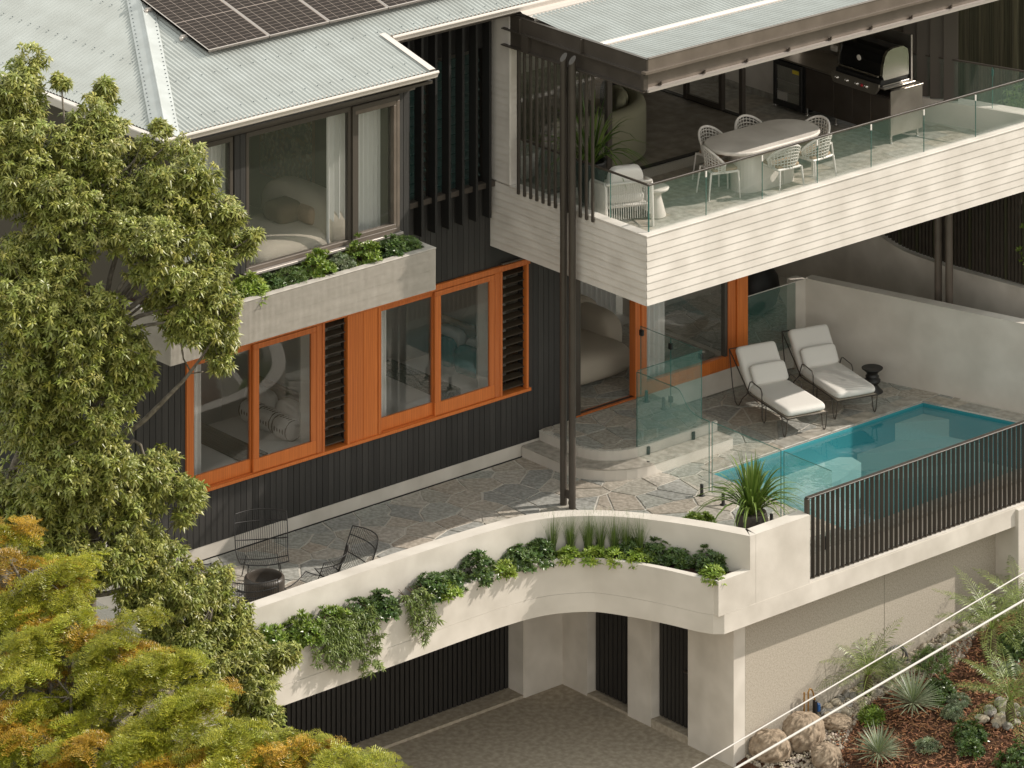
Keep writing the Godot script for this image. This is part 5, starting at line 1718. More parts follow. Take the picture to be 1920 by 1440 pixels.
# ---------------------------------------------------------------- outdoor kitchen
func build_kitchen() -> void:
	var k := thing("kitchen_bench", "dark outdoor kitchen bench on steel legs at the balcony end", "kitchen bench", Vector3.ZERO)
	var X := 6.42
	bx(X, 7.12, 4.13, 4.79, -3.31, -2.66, "cabinet", M.steel_dark, k, 0.004)
	for i in 3:
		bx(X - 0.018, X - 0.001, 4.14, 4.70 if i > 0 else 4.78, -2.655 + i * 0.405, -2.255 + i * 0.405, "cabinet_door", M.steel_dark, k, 0.003)
	bx(X, 7.12, 4.13, 4.72, -2.655, -1.44, "cabinet", M.steel_dark, k, 0.004)
	bx(X, 7.12, 4.13, 4.82, -1.436, -1.425, "side_panel", M.steel, k)
	bx(X - 0.018, X - 0.001, 4.14, 4.78, -3.30, -2.665, "cabinet_door", M.steel_dark, k, 0.003)
	bx(X - 0.03, 7.14, 4.79, 4.82, -4.12, -2.60, "bench_top", M.steel, k, 0.004)
	bx(X + 0.12, 7.14, 4.79, 4.82, -2.60, -1.42, "bench_top", M.steel, k, 0.004)
	for z in [-4.06, -3.33, -2.68, -1.47]:
		for x in [6.47, 7.05]:
			var q := MB.new()
			q.lathe(Vector3(x, 4.0, z), [[0.0, 0.0], [0.032, 0.0], [0.032, 0.012], [0.019, 0.018], [0.019, 0.13]], 12)
			put("leg", q, M.chrome, k)
	bx(7.145, 7.165, 4.72, 5.50, -4.2, -1.70, "splashback", M.steel, k)
	bx(7.142, 7.17, 4.2, 5.51, -1.705, -1.69, "splashback_edge", M.alu, k)
	var o := thing("power_outlet", "white weatherproof power outlet on the steel splashback", "outlet", Vector3(7.144, 4.93, -3.38))
	bx(-0.05, 0.0, -0.04, 0.05, -0.07, 0.07, "box", M.white_metal, o, 0.01)
	bx(-0.062, -0.051, -0.03, 0.03, -0.055, 0.055, "flap", M.white_metal, o, 0.004)
	# glass-door bar fridge
	var f := thing("bar_fridge", "black glass-door bar fridge under the outdoor bench", "fridge", Vector3.ZERO)
	bx(X, 7.10, 4.04, 4.785, -4.06, -3.33, "cabinet", M.black, f, 0.004)
	var dz0 := -4.0; var dz1 := -3.36
	bx(X - 0.05, X - 0.01, 4.06, 4.15, dz0, dz1, "door_frame", M.black, f, 0.006)
	bx(X - 0.05, X - 0.01, 4.70, 4.77, dz0, dz1, "door_frame", M.black, f, 0.006)
	bx(X - 0.05, X - 0.01, 4.15, 4.70, dz0, dz0 + 0.06, "door_frame", M.black, f, 0.006)
	bx(X - 0.05, X - 0.01, 4.15, 4.70, dz1 - 0.06, dz1, "door_frame", M.black, f, 0.006)
	var pane := glass(0.10, Color(0.5, 0.5, 0.45))
	bx(X - 0.04, X - 0.03, 4.15, 4.70, dz0 + 0.06, dz1 - 0.06, "door_glass", pane, f)
	bx(X - 0.008, X - 0.002, 4.14, 4.71, dz0 + 0.05, dz1 - 0.05, "back_liner", mat(0.30, 0.29, 0.25, 0.4), f)
	for y in [4.30, 4.46]:
		bx(X - 0.028, X - 0.010, y, y + 0.012, dz0 + 0.06, dz1 - 0.06, "shelf", M.alu, f)
	bx(X - 0.029, X - 0.012, 4.155, 4.29, dz0 + 0.07, dz0 + 0.28, "carton", M.white_metal, f)
	bx(X - 0.0405, X - 0.0400, 4.63, 4.69, dz1 - 0.22, dz1 - 0.07, "energy_label", mat(0.62, 0.50, 0.05, 0.5), f)
	# barbecue
	var g := thing("gas_barbecue", "black hooded gas barbecue with four knobs and one red button", "barbecue", Vector3.ZERO)
	var z0 := -2.62; var z1 := -1.62
	bx(X - 0.02, 7.0, 4.82, 4.95, z0, z1, "firebox", M.black, g, 0.01)
	var b := MB.new()                                                   # hood: rounded profile extruded along z
	var pr := pv([6.47, 4.95, 6.44, 5.02, 6.46, 5.18, 6.50, 5.30, 6.56, 5.37, 6.66, 5.40, 6.88, 5.40, 6.98, 5.34, 7.0, 5.24, 7.0, 4.95])
	var zz0 := z0 + 0.05; var zz1 := z1 - 0.05
	for i in pr.size():
		var a := pr[i]; var c := pr[(i + 1) % pr.size()]
		b.quad(Vector3(c.x, c.y, zz0), Vector3(c.x, c.y, zz1), Vector3(a.x, a.y, zz1), Vector3(a.x, a.y, zz0))
	put("hood", b, M.black_gloss, g)
	for s in 2:
		var c := MB.new()
		var e0 := zz1 + 0.001 if s == 0 else zz0 - 0.056
		var ctr := Vector2(6.72, 5.14)
		var o2 := PackedVector2Array()
		for p in pr: o2.append(ctr + (p - ctr) * 1.03)
		for i in o2.size():
			var a := o2[i]; var d := o2[(i + 1) % o2.size()]
			c.quad(Vector3(d.x, d.y, e0), Vector3(d.x, d.y, e0 + 0.055), Vector3(a.x, a.y, e0 + 0.055), Vector3(a.x, a.y, e0))
			c.tri(Vector3(ctr.x, ctr.y, e0 + 0.055), Vector3(a.x, a.y, e0 + 0.055), Vector3(d.x, d.y, e0 + 0.055))
			c.tri(Vector3(ctr.x, ctr.y, e0), Vector3(d.x, d.y, e0), Vector3(a.x, a.y, e0))
		put("hood_end", c, M.chrome, g)
	b = MB.new()
	b.bar(Vector3(6.40, 5.0, z0 + 0.06), Vector3(6.40, 5.0, z1 - 0.06), 0.017, 10)
	for z in [z0 + 0.08, z1 - 0.08]: b.bar(Vector3(6.40, 5.0, z), Vector3(6.46, 5.0, z), 0.014, 8)
	put("hood_handle", b, M.chrome, g)
	b = MB.new()
	b.lathe(Vector3.ZERO, [[0.0, 0.0], [0.045, 0.0], [0.045, 0.012], [0.038, 0.016], [0.0, 0.016]], 20)
	put("thermometer", b, M.white_metal, g, Transform3D(Basis(Vector3.BACK, PI / 2 + 0.1), Vector3(6.452, 5.19, (z0 + z1) / 2 - 0.03)))
	b = MB.new()                                                          # control panel leaning out, with rounded lower corners
	var cp := pv([-0.52, 0.0, 0.52, 0.0, 0.52, 0.08, 0.47, 0.15, 0.43, 0.165, -0.43, 0.165, -0.47, 0.15, -0.52, 0.08])
	b.prism(cp, 0.0, 0.03)
	var cb := Basis(Vector3(0, 0, 1), Vector3(-1, 0.18, 0).normalized(), Vector3(-0.18, -1, 0).normalized())
	var co := Vector3(6.36, 4.90, (z0 + z1) / 2)
	put("control_panel", b, M.steel, g, Transform3D(cb, co))
	for i in 5:
		b = MB.new()
		var big: bool = i != 3
		b.lathe(Vector3.ZERO, [[0.0, 0.0], [0.034, 0.0], [0.034, 0.006], [0.026, 0.008], [0.023, 0.035], [0.0, 0.036]] if big else [[0.0, 0.0], [0.024, 0.0], [0.024, 0.02], [0.0, 0.022]], 18)
		put("knob" if big else "igniter_button", b, M.chrome if big else M.red, g, Transform3D(cb, co + cb * Vector3([-0.38, -0.16, 0.06, 0.17, 0.27][i], 0.031, 0.08)))
	bx(X - 0.06, 7.05, 4.835, 4.86, z1 + 0.005, z1 + 0.12, "side_shelf", M.steel, g, 0.008)
	bx(X - 0.02, 6.98, 4.865, 4.885, z1 + 0.02, z1 + 0.05, "shelf_rail", M.chrome, g, 0.006)
	b = MB.new()
	for i in 5:
		b.box(6.458 - 0.0, 5.115, z0 + 0.13 + i * 0.032, 0.006, 0.032, 0.02)
	b.box(6.4605, 5.115, z0 + 0.195, 0.004, 0.045, 0.18)
	put("name_badge", b, M.steel, g)

# ---------------------------------------------------------------- boundary walls and fences
func build_boundary() -> void:
	var w := thing("pool_wall", "long white rendered wall running beside the loungers", "wall", Vector3.ZERO)
	var q0 := Vector2(6.56, -3.46); var d := Vector2(0.67, 2.23).normalized(); var nn := Vector2(d.y, -d.x)
	var L := 6.2
	var b := MB.new()
	b.prism(PackedVector2Array([q0, q0 + d * L, q0 + d * L + nn * 0.2, q0 + nn * 0.2]), -0.5, 1.355)
	put("wall_body", b, M.render, w)
	b = MB.new()
	b.prism(PackedVector2Array([q0 + Vector2(-0.22, -0.20), q0 + Vector2(-0.22, 0.0), q0 + Vector2(-0.001, 0.0), q0 + Vector2(-0.001, -0.20)]), -0.3, 1.355)
	put("return", b, M.render, w)
	b = MB.new()
	b.prism(PackedVector2Array([q0 - d * 0.004 - nn * 0.004, q0 + d * L - nn * 0.004, q0 + d * L + nn * 0.204, q0 - d * 0.004 + nn * 0.204]), 1.3555, 1.37)
	b.prism(PackedVector2Array([q0 + Vector2(-0.224, -0.204), q0 + Vector2(-0.224, 0.004), q0 + Vector2(-0.006, 0.004), q0 + Vector2(-0.006, -0.204)]), 1.3555, 1.37)
	put("capping", b, M.render, w)
	var f := thing("passage_glass", "clear glass panel between the orange post and the white wall", "glass panel", Vector3.ZERO)
	bx(5.28, 6.33, 0.36, 1.36, -3.47, -3.458, "panel", M.glass_green, f)
	bx(5.28, 6.55, 1.3605, 1.368, -3.471, -3.457, "panel_edge", M.white_metal, f)
	# passage back wall and the curved-top wall with battens beyond
	w = thing("passage_wall", "plain rendered wall at the end of the paved passage", "wall", Vector3.ZERO)
	b = MB.new()
	b.span(5.3, 8.6, -0.5, 3.3, -6.4, -6.2)
	put("wall_body", b, M.render, w)
	w = thing("curved_wall", "rendered wall whose top sweeps down in a curve below the dark battens", "wall", Vector3.ZERO)
	var top := func(z: float) -> float: return 1.44 + 0.055 * maxf(0, z + 2.2) + 1.9 * pow(maxf(0.0, (-3.0 - z) / 3.0), 2.0)
	b = MB.new()
	var c := MB.new()
	for i in 40:
		var z0 := -6.2 + i * 0.25; var z1 := z0 + 0.25
		var y0: float = top.call(z0); var y1: float = top.call(z1)
		b.quad(Vector3(8.5, -0.6, z0), Vector3(8.5, -0.6, z1), Vector3(8.5, y1, z1), Vector3(8.5, y0, z0))
		b.quad(Vector3(8.5, y0, z0), Vector3(8.5, y1, z1), Vector3(8.7, y1, z1), Vector3(8.7, y0, z0))
		b.quad(Vector3(8.7, -0.6, z1), Vector3(8.7, -0.6, z0), Vector3(8.7, y0, z0), Vector3(8.7, y1, z1))
	b.quad(Vector3(8.5, -0.6, 3.8), Vector3(8.7, -0.6, 3.8), Vector3(8.7, top.call(3.8), 3.8), Vector3(8.5, top.call(3.8), 3.8))
	put("wall_body", b, M.render, w)
	f = thing("batten_fence", "dark timber batten fence standing on the curved wall", "fence", Vector3.ZERO)
	for i in 66:
		var z := -4.6 + i * 0.078
		var y: float = top.call(z)
		bx(8.56, 8.60, y + 0.03, 2.98 + 0.02 * (z + 4.6), z - 0.024, z + 0.024, "batten", M.paling[2] if i % 5 == 1 else M.bronze, f)
	for y in [1.95, 2.75]:
		bx(8.605, 8.64, y, y + 0.07, -4.7, 0.6, "rail", M.bronze, f)
	bx(8.55, 8.61, 1.5, 3.05, 0.52, 0.58, "post", M.bronze, f)
	# angled dark blades at the end of the balcony
	var sc := thing("blade_screen", "tall dark angled blade screen behind the barbecue end of the balcony", "screen", Vector3.ZERO)
	var dd := Vector3(0.33, 0, 0.94)
	for i in 9:
		var p := Vector3(7.30, 0, -3.35) + dd * (i * 0.235)
		b = MB.new()
		b.box(0, 5.9, 0, 0.03, 3.1, 0.23, 0.004)
		put("blade", b, M.frame_dark, sc, Transform3D(Basis(Vector3.UP, 0.75), p))
	# old paling fence beyond
	var pf := thing("paling_fence", "weathered olive timber paling fence beyond the balcony", "fence", Vector3.ZERO)
	for i in 26:
		var z := -4.6 + i * 0.112
		bx(9.9, 9.93, 2.6, 6.6 + 0.06 * sin(i * 2.3), z - 0.052, z + 0.052, "paling", M.paling[rng.randi() % 3], pf)
	for i in 12:
		var z := -1.66 + i * 0.13
		bx(9.84, 9.87, 2.6, 6.4, z - 0.055, z + 0.055, "paling", M.paling[3], pf)
	var po := MB.new()
	po.lathe(Vector3(9.8, 2.6, -1.95), [[0.06, 0.0], [0.055, 4.0], [0.0, 4.02]], 12)
	put("post", po, M.paling[1], pf)

# ---------------------------------------------------------------- plants
func leaf_tris(b: MB, base: Vector3, dir: Vector3, side: Vector3, L: float, w: float, fold := 0.25, droop := 0.3) -> void:
	var nrm := dir.cross(side).normalized()
	var mid := base + dir * L * 0.48
	var tip := base + dir * L - Vector3(0, droop * L, 0)
	var l := mid - side * w * 0.5 + nrm * w * fold
	var r := mid + side * w * 0.5 + nrm * w * fold
	b.tri(base, r, mid); b.tri(base, mid, l)
	b.tri(mid, r, tip); b.tri(mid, tip, l)
func rosette(seed_: int, n: int, L: float, w: float, up0: float, up1: float, droop: float, dark: Color, light: Color) -> ArrayMesh:
	# a twig tip with leaves round it
	var g := RandomNumberGenerator.new()
	g.seed = seed_
	var b := MB.new()
	b.tinted = true
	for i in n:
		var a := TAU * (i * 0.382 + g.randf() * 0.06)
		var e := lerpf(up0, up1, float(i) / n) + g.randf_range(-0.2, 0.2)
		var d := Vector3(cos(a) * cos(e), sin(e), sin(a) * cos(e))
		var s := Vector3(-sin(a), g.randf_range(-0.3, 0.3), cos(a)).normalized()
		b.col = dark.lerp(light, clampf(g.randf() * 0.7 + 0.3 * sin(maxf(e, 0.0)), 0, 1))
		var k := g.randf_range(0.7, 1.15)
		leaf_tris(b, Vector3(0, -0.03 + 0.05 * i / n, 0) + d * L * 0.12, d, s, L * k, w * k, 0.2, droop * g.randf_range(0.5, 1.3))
	return b.done()
func rnd_basis(tilt: float) -> Basis:
	return Basis(Vector3(R(-1, 1), R(-0.2, 0.2), R(-1, 1)).normalized(), R(0, tilt)) * Basis(Vector3.UP, R(0, TAU))
var protos := {}
func shrub_mesh(kind: String) -> ArrayMesh:
	if not protos.has(kind):
		match kind:
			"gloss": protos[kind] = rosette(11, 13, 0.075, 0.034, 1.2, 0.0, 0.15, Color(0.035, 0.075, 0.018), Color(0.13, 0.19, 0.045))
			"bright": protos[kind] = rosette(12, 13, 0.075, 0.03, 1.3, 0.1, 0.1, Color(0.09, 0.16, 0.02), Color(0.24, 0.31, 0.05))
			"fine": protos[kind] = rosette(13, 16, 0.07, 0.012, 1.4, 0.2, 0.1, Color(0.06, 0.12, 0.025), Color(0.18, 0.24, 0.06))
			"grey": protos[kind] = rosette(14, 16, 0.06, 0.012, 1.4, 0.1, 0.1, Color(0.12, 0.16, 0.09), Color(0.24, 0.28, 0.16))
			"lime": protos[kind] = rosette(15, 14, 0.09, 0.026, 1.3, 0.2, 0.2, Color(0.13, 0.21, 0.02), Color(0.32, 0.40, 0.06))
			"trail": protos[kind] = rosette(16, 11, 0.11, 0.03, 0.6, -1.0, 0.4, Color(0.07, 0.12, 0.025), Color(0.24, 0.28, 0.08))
	return protos[kind]
func shrub(called: String, label: String, group: String, at: Vector3, rx: float, ry: float, kind: String, n: int, par_cat := "shrub") -> Node3D:
	var o := thing(called, label, par_cat, at, 0.0, group)
	var ts := []
	var cs := []
	for i in n:
		var a := R(0, TAU)
		var e := asin(R(-0.15, 1.0))
		var k := R(0.55, 1.0) if i % 3 else R(0.85, 1.08)
		var p := Vector3(cos(a) * cos(e) * rx, maxf(0.02, sin(e) * ry), sin(a) * cos(e) * rx) * k
		p += Vector3(R(-1, 1), R(-0.5, 0.8), R(-1, 1)) * 0.16 * rx
		var up := Vector3(p.x / rx, 0.5 + p.y / ry, p.z / rx).normalized()
		var ax := Vector3.UP.cross(up)
		var bs := Basis(Vector3.UP, R(0, TAU))
		if ax.length() > 0.01: bs = Basis(ax.normalized(), Vector3.UP.angle_to(up) * R(0.5, 1.1)) * bs
		ts.append(Transform3D(bs.scaled(Vector3.ONE * R(0.75, 1.2)), p))
		var s := R(0.75, 1.2)
		cs.append(Color(s * R(0.9, 1.1), s, s * R(0.85, 1.1)))
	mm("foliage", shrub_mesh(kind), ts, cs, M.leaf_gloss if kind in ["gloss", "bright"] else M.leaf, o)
	var b := MB.new()
	for i in 5:
		var a := TAU * i / 5.0
		b.bar(Vector3(0, -0.05, 0), Vector3(cos(a) * rx * 0.5, ry * 0.6, sin(a) * rx * 0.5), 0.006, 5)
	put("stem", b, M.bark_dark, o)
	return o
func grass_tuft(label: String, at: Vector3, h: float, n: int, seed_: int) -> void:
	var o := thing("grass_tuft", label, "ornamental grass", at, 0.0, "upright grasses in the curved planter")
	var g := RandomNumberGenerator.new()
	g.seed = seed_
	var b := MB.new()
	b.tinted = true
	for i in n:
		var a := g.randf() * TAU
		var lean := g.randf_range(0.0, 0.38)
		var L := h * g.randf_range(0.65, 1.1)
		var r0 := 0.05 * sqrt(g.randf())
		var d := Vector3(cos(a), 0, sin(a)); var s := Vector3(-d.z, 0, d.x)
		b.col = Color(0.06, 0.11, 0.02).lerp(Color(0.20, 0.26, 0.07), g.randf())
		var prev := []
		for k in 4:
			var t := k / 3.0
			var p := d * (r0 + L * lean * t * t) + Vector3.UP * L * t * (1.0 - 0.2 * lean * t)
			var w := 0.0045 * (1.0 - t * 0.9)
			var cur := [p - s * w, p + s * w]
			if k > 0: b.quad(prev[0], prev[1], cur[1], cur[0])
			prev = cur
	put("blades", b, M.leaf, o)
func frond(b: MB, base: Vector3, d: Vector3, L: float, rise: float, fall: float, pair: int, pl: float, pw: float, c0: Color, c1: Color, g: RandomNumberGenerator) -> void:
	# a pinnate palm frond: arching rib with leaflets on both sides
	var s := Vector3(-d.z, 0, d.x)
	var pts := []
	for k in 9:
		var t := k / 8.0
		pts.append(base + d * L * (t * cos(rise * (1 - t * 0.4))) + Vector3.UP * L * (sin(rise) * t - fall * t * t))
	b.col = c0.lerp(c1, 0.7)
	for k in 8:
		var w := 0.008 * (1 - k / 9.0)
		b.quad(pts[k] - s * w, pts[k] + s * w, pts[k + 1] + s * w * 0.85, pts[k + 1] - s * w * 0.85)
	for i in pair:
		var t := 0.16 + 0.84 * i / pair
		var f := t * 8.0
		var k := mini(int(f), 7)
		var p: Vector3 = pts[k].lerp(pts[k + 1], f - k)
		var tan: Vector3 = (pts[k + 1] - pts[k]).normalized()
		for sg in [-1.0, 1.0]:
			var l := pl * sin(PI * clampf(t * 0.85 + 0.13, 0, 1)) * g.randf_range(0.8, 1.1)
			var dir: Vector3 = (s * sg * 0.85 + tan * 0.6 + Vector3.UP * g.randf_range(-0.15, 0.25)).normalized()
			var w := tan * pw
			b.col = c0.lerp(c1, g.randf())
			var m: Vector3 = p + dir * l * 0.55
			var e: Vector3 = p + dir * l - Vector3(0, l * 0.22, 0)
			b.tri(p, m + w, m - w); b.tri(m - w, m + w, e)
func palm(label: String, at: Vector3, trunk: float, n: int, L: float, seed_: int) -> void:
	var o := thing("dwarf_palm", label, "palm", at, 0.0, "small palms in the garden bed")
	var g := RandomNumberGenerator.new()
	g.seed = seed_
	var b := MB.new()
	b.lathe(Vector3(0, -0.1, 0), [[0.0, 0.0], [0.07, 0.0], [0.075, trunk * 0.3], [0.06, trunk * 0.6], [0.075, trunk * 0.8], [0.05, trunk + 0.1], [0.0, trunk + 0.12]], 14)
	put("trunk", b, M.bark_dark, o)
	b = MB.new()
	b.tinted = true
	for i in n:
		var a := TAU * i * 0.381 + g.randf_range(-0.2, 0.2)
		var q := float(i) / n
		frond(b, Vector3(0, trunk, 0), Vector3(cos(a), 0, sin(a)), L * g.randf_range(0.8, 1.1), lerpf(0.25, 1.35, q), lerpf(0.55, 0.25, q), 26, 0.20, 0.006, Color(0.09, 0.13, 0.03), Color(0.26, 0.31, 0.08), g)
	put("fronds", b, M.leaf, o)
func spiky(label: String, at: Vector3, n: int, L: float, seed_: int) -> void:
	var o := thing("spiky_rosette", label, "agave", at, 0.0, "spiky silver-green rosettes")
	var g := RandomNumberGenerator.new()
	g.seed = seed_
	var b := MB.new()
	b.tinted = true
	for i in n:
		var a := TAU * i * 0.381966
		var e := asin(lerpf(0.02, 0.98, float(i) / n))
		var d := Vector3(cos(a) * cos(e), sin(e), sin(a) * cos(e))
		var s := Vector3(-sin(a), 0, cos(a))
		var l := L * g.randf_range(0.85, 1.05)
		b.col = Color(0.16, 0.20, 0.12).lerp(Color(0.34, 0.37, 0.25), g.randf())
		var c := Vector3(0, 0.1, 0)
		var m := c + d * l * 0.5
		b.tri(c, m + s * 0.011, m - s * 0.011); b.tri(m - s * 0.011, m + s * 0.011, c + d * l - Vector3(0, 0.03, 0))
	put("leaves", b, M.leaf, o)
func rock_mesh(seed_: int, s: Vector3, rough := 0.18, seg := 10) -> MB:
	var f := FastNoiseLite.new()
	f.seed = seed_; f.frequency = 0.9
	var b := MB.new()
	var fn := func(u: float, w: float) -> Vector3:
		var a := u * TAU; var e := (w - 0.5) * PI
		var d := Vector3(cos(a) * cos(e), sin(e), -sin(a) * cos(e))
		var k := 1.0 + rough * f.get_noise_3d(d.x * 1.5, d.y * 1.5, d.z * 1.5) + rough * 0.35 * f.get_noise_3d(d.x * 5, d.y * 5, d.z * 5)
		return Vector3(d.x * s.x, d.y * s.y, d.z * s.z) * k
	b.grid(fn, seg * 2, seg)
	return b

func build_garden() -> void:
	var at := func(x: float, z: float, dy := 0.0) -> Vector3: return Vector3(x, garden_y(x, z) + dy, z)
	# boulders
	for q in [[0.42, 2.13, 0.30, 0.26, 21, "large pale boulder at the driveway corner of the garden"], [0.95, 2.25, 0.34, 0.29, 22, "rounded brown boulder next to the retaining wall"], [0.82, 2.85, 0.26, 0.18, 23, "low flat-topped boulder at the bottom edge of the garden"], [1.55, 2.32, 0.24, 0.10, 24, "half buried boulder among the pebbles"]]:
		var p: Vector3 = at.call(q[0], q[1])
		tag(put("boulder", rock_mesh(q[4], Vector3(q[2], q[3], q[2] * 0.85), 0.16, 22), M.rock, self, Transform3D(Basis(Vector3.UP, q[4]), p + Vector3(0, q[3] * 0.45, 0))), q[5], "boulder", "boulders in the garden")
	# river stones along the wall: the larger ones one by one, the small pebbles as a mass
	var stones := []
	for k in 6: stones.append(rock_mesh(40 + k, Vector3(0.075, 0.05, 0.06), 0.22, 6).done())
	var sm := []
	for c in [[0.40, 0.35, 0.27], [0.33, 0.30, 0.25], [0.46, 0.39, 0.29], [0.28, 0.26, 0.23]]: sm.append(mat(c[0], c[1], c[2], 0.85))
	for i in 130:
		var t := i / 130.0
		var x := 1.1 + 4.6 * t + R(-0.1, 0.1)
		var z := 1.92 + absf(R(0, 0.34))
		var o := put("river_stone", stones[rng.randi() % 6], sm[rng.randi() % 4], self, Transform3D(Basis(Vector3.UP, R(0, TAU)).scaled(Vector3.ONE * R(0.7, 1.35)), at.call(x, z, 0.035)))
		tag(o, "pale river stone in the drain strip along the retaining wall", "stone", "river stones along the retaining wall")
	for i in 26:
		var o := put("river_stone", stones[rng.randi() % 6], sm[rng.randi() % 4], self, Transform3D(Basis(Vector3.UP, R(0, TAU)).scaled(Vector3.ONE * R(0.8, 1.5)), at.call(3.2 + R(-0.28, 0.28), 4.0 + R(-0.28, 0.28), 0.05)))
		tag(o, "river stone heaped round the foot of the right-hand palm", "stone", "river stones round the palm")
	var ts := []
	var cs := []
	for i in 5200:
		var x := R(0.12, 5.8)
		var lim := 0.95 - 0.13 * x + 0.22 * sin(x * 2.1) if x > 1.0 else 1.25
		var z := 1.88 + R(0, 1) * maxf(0.3, lim)
		ts.append(Transform3D(rnd_basis(1.2).scaled(Vector3.ONE * R(0.22, 0.5)), at.call(x, z, R(0.0, 0.03))))
		var s := R(0.5, 1.25)
		cs.append(Color(s, s * R(0.92, 1.0), s * R(0.84, 0.98)))
	var pm := mat(0.42, 0.37, 0.30, 0.85)
	pm.vertex_color_use_as_albedo = true
	tag(mm("river_pebbles", stones[0], ts, cs, pm), "small mixed river pebbles at the foot of the retaining wall", "pebbles")
	# mulch chips
	var chip := MB.new()
	chip.box(0, 0, 0, 0.05, 0.006, 0.012)
	ts = []; cs = []
	for i in 16000:
		var x := R(0.7, 6.5); var z := R(2.2, 7.0)
		if z < 2.55 - 0.10 * x + 0.35 * maxf(0.0, 1.6 - x): continue
		ts.append(Transform3D(rnd_basis(0.7).scaled(Vector3(R(0.6, 1.5), 1, R(0.6, 1.6))), at.call(x, z, R(0.015, 0.05))))
		var s := R(0.35, 1.5)
		cs.append(Color(s, s * R(0.85, 1.05), s * R(0.8, 1.1)))
	var cm := mat(0.30, 0.15, 0.075, 0.95)
	cm.vertex_color_use_as_albedo = true
	tag(mm("mulch_chips", chip.done(), ts, cs, cm), "red-brown wood chip mulch over the garden bed", "mulch")
	palm("feathery dwarf palm closest to the retaining wall, in the pebbles", at.call(2.35, 2.15), 0.30, 24, 0.95, 1)
	palm("feathery dwarf palm with a short bare trunk under the far cable end", at.call(3.92, 3.10), 0.62, 26, 1.0, 2)
	palm("feathery dwarf palm rising from a ring of stones", at.call(3.12, 4.22), 0.36, 24, 0.95, 3)
	palm("feathery dwarf palm at the far end of the drain strip", at.call(4.9, 2.75), 0.34, 22, 0.9, 4)
	spiky("spiky silver-green rosette in the middle of the mulch", at.call(2.38, 3.02, 0.12), 150, 0.52, 5)
	spiky("spiky silver-green rosette at the lower edge next to the pebbles", at.call(1.28, 3.42, 0.05), 140, 0.46, 6)
	spiky("small spiky rosette near the hose reel by the wall", at.call(2.85, 2.12, 0.05), 80, 0.30, 7)
	shrub("garden_shrub", "dark glossy shrub between the rosette and the far palm", "glossy shrubs in the garden bed", at.call(2.95, 2.98), 0.24, 0.28, "gloss", 110)
	shrub("garden_shrub", "dark glossy shrub in front of the stone ring", "glossy shrubs in the garden bed", at.call(2.50, 4.02), 0.22, 0.26, "gloss", 100)
	shrub("garden_shrub", "bright leafy shrub below the first dwarf palm", "glossy shrubs in the garden bed", at.call(1.95, 2.62), 0.16, 0.18, "bright", 60)
	shrub("garden_shrub", "grey-green shrub at the lower right corner of the garden", "glossy shrubs in the garden bed", at.call(2.55, 5.0), 0.34, 0.28, "gloss", 150)
	shrub("garden_shrub", "dark low shrub beside the drain strip under the near cable", "glossy shrubs in the garden bed", at.call(3.45, 2.35), 0.30, 0.26, "fine", 150)
	shrub("garden_shrub", "dark bush at the foot of the far palms", "glossy shrubs in the garden bed", at.call(4.55, 3.0), 0.3, 0.3, "gloss", 130)
	shrub("garden_shrub", "dark glossy shrub just below the mid-garden glossy one", "glossy shrubs in the garden bed", at.call(2.30, 4.22), 0.18, 0.2, "gloss", 70)
	for q in [[2.78, 3.42, 0.15, "round grey-green cushion plant, left of the touching pair"], [3.05, 3.28, 0.16, "round grey-green cushion plant, right of the touching pair"], [1.97, 3.70, 0.17, "round cushion plant below the spiky rosette"], [4.10, 3.28, 0.15, "round cushion plant beside the bare palm trunk"], [3.35, 4.75, 0.16, "round cushion plant low in front of the stone ring"]]:
		shrub("cushion_plant", q[3], "cushion plants", at.call(q[0], q[1]), q[2], q[2] * 0.8, "grey", 90, "cushion plant")
	# tap with its meter, and the coiled hose
	var v := thing("garden_tap", "copper pipe and blue valve standing against the retaining wall", "tap", at.call(1.33, 1.94))
	var b := MB.new()
	b.tube(PackedVector3Array([Vector3(-0.08, 0, 0.02), Vector3(-0.08, 0.46, 0.02)]), 0.012, 0.012, 8)
	b.tube(PackedVector3Array([Vector3(0.0, 0, 0.02), Vector3(0.0, 0.44, 0.02), Vector3(0.03, 0.48, 0.02), Vector3(0.07, 0.46, 0.02), Vector3(0.10, 0.40, 0.02), Vector3(0.12, 0.30, 0.03)]), 0.012, 0.012, 8)
	put("pipe", b, M.brass, v)
	b = MB.new(); b.span(0.10, 0.15, 0.05, 0.30, 0.0, 0.06, 0.01); put("valve_body", b, M.black, v)
	b = MB.new(); b.span(0.155, 0.21, 0.12, 0.24, 0.0, 0.07, 0.012); put("blue_cap", b, M.blue, v)
	var h := thing("garden_hose", "coiled grey hose leaning on the retaining wall", "hose", at.call(3.05, 1.97, 0.17))
	b = MB.new()
	for k in 4:
		var pts := PackedVector3Array()
		for i in 28:
			var a := TAU * i / 28.0
			pts.append(Vector3(cos(a) * (0.19 + 0.012 * k), sin(a) * (0.17 + 0.01 * k), 0.02 * k + 0.03 * sin(a * 2 + k)))
		b.tube(pts, 0.011, 0.011, 7, true)
	put("coil", b, mat(0.12, 0.11, 0.11, 0.5), h)
	shrub("hill_shrub", "loose yellow-green shrub beyond the glass at the balcony end", "shrubs beyond the balcony", Vector3(9.25, 3.3, -1.2), 0.75, 1.1, "trail", 420)
	shrub("hill_shrub", "bright shrub poking over the batten fence", "shrubs beyond the balcony", Vector3(9.1, 1.9, -0.4), 0.6, 1.3, "bright", 260)

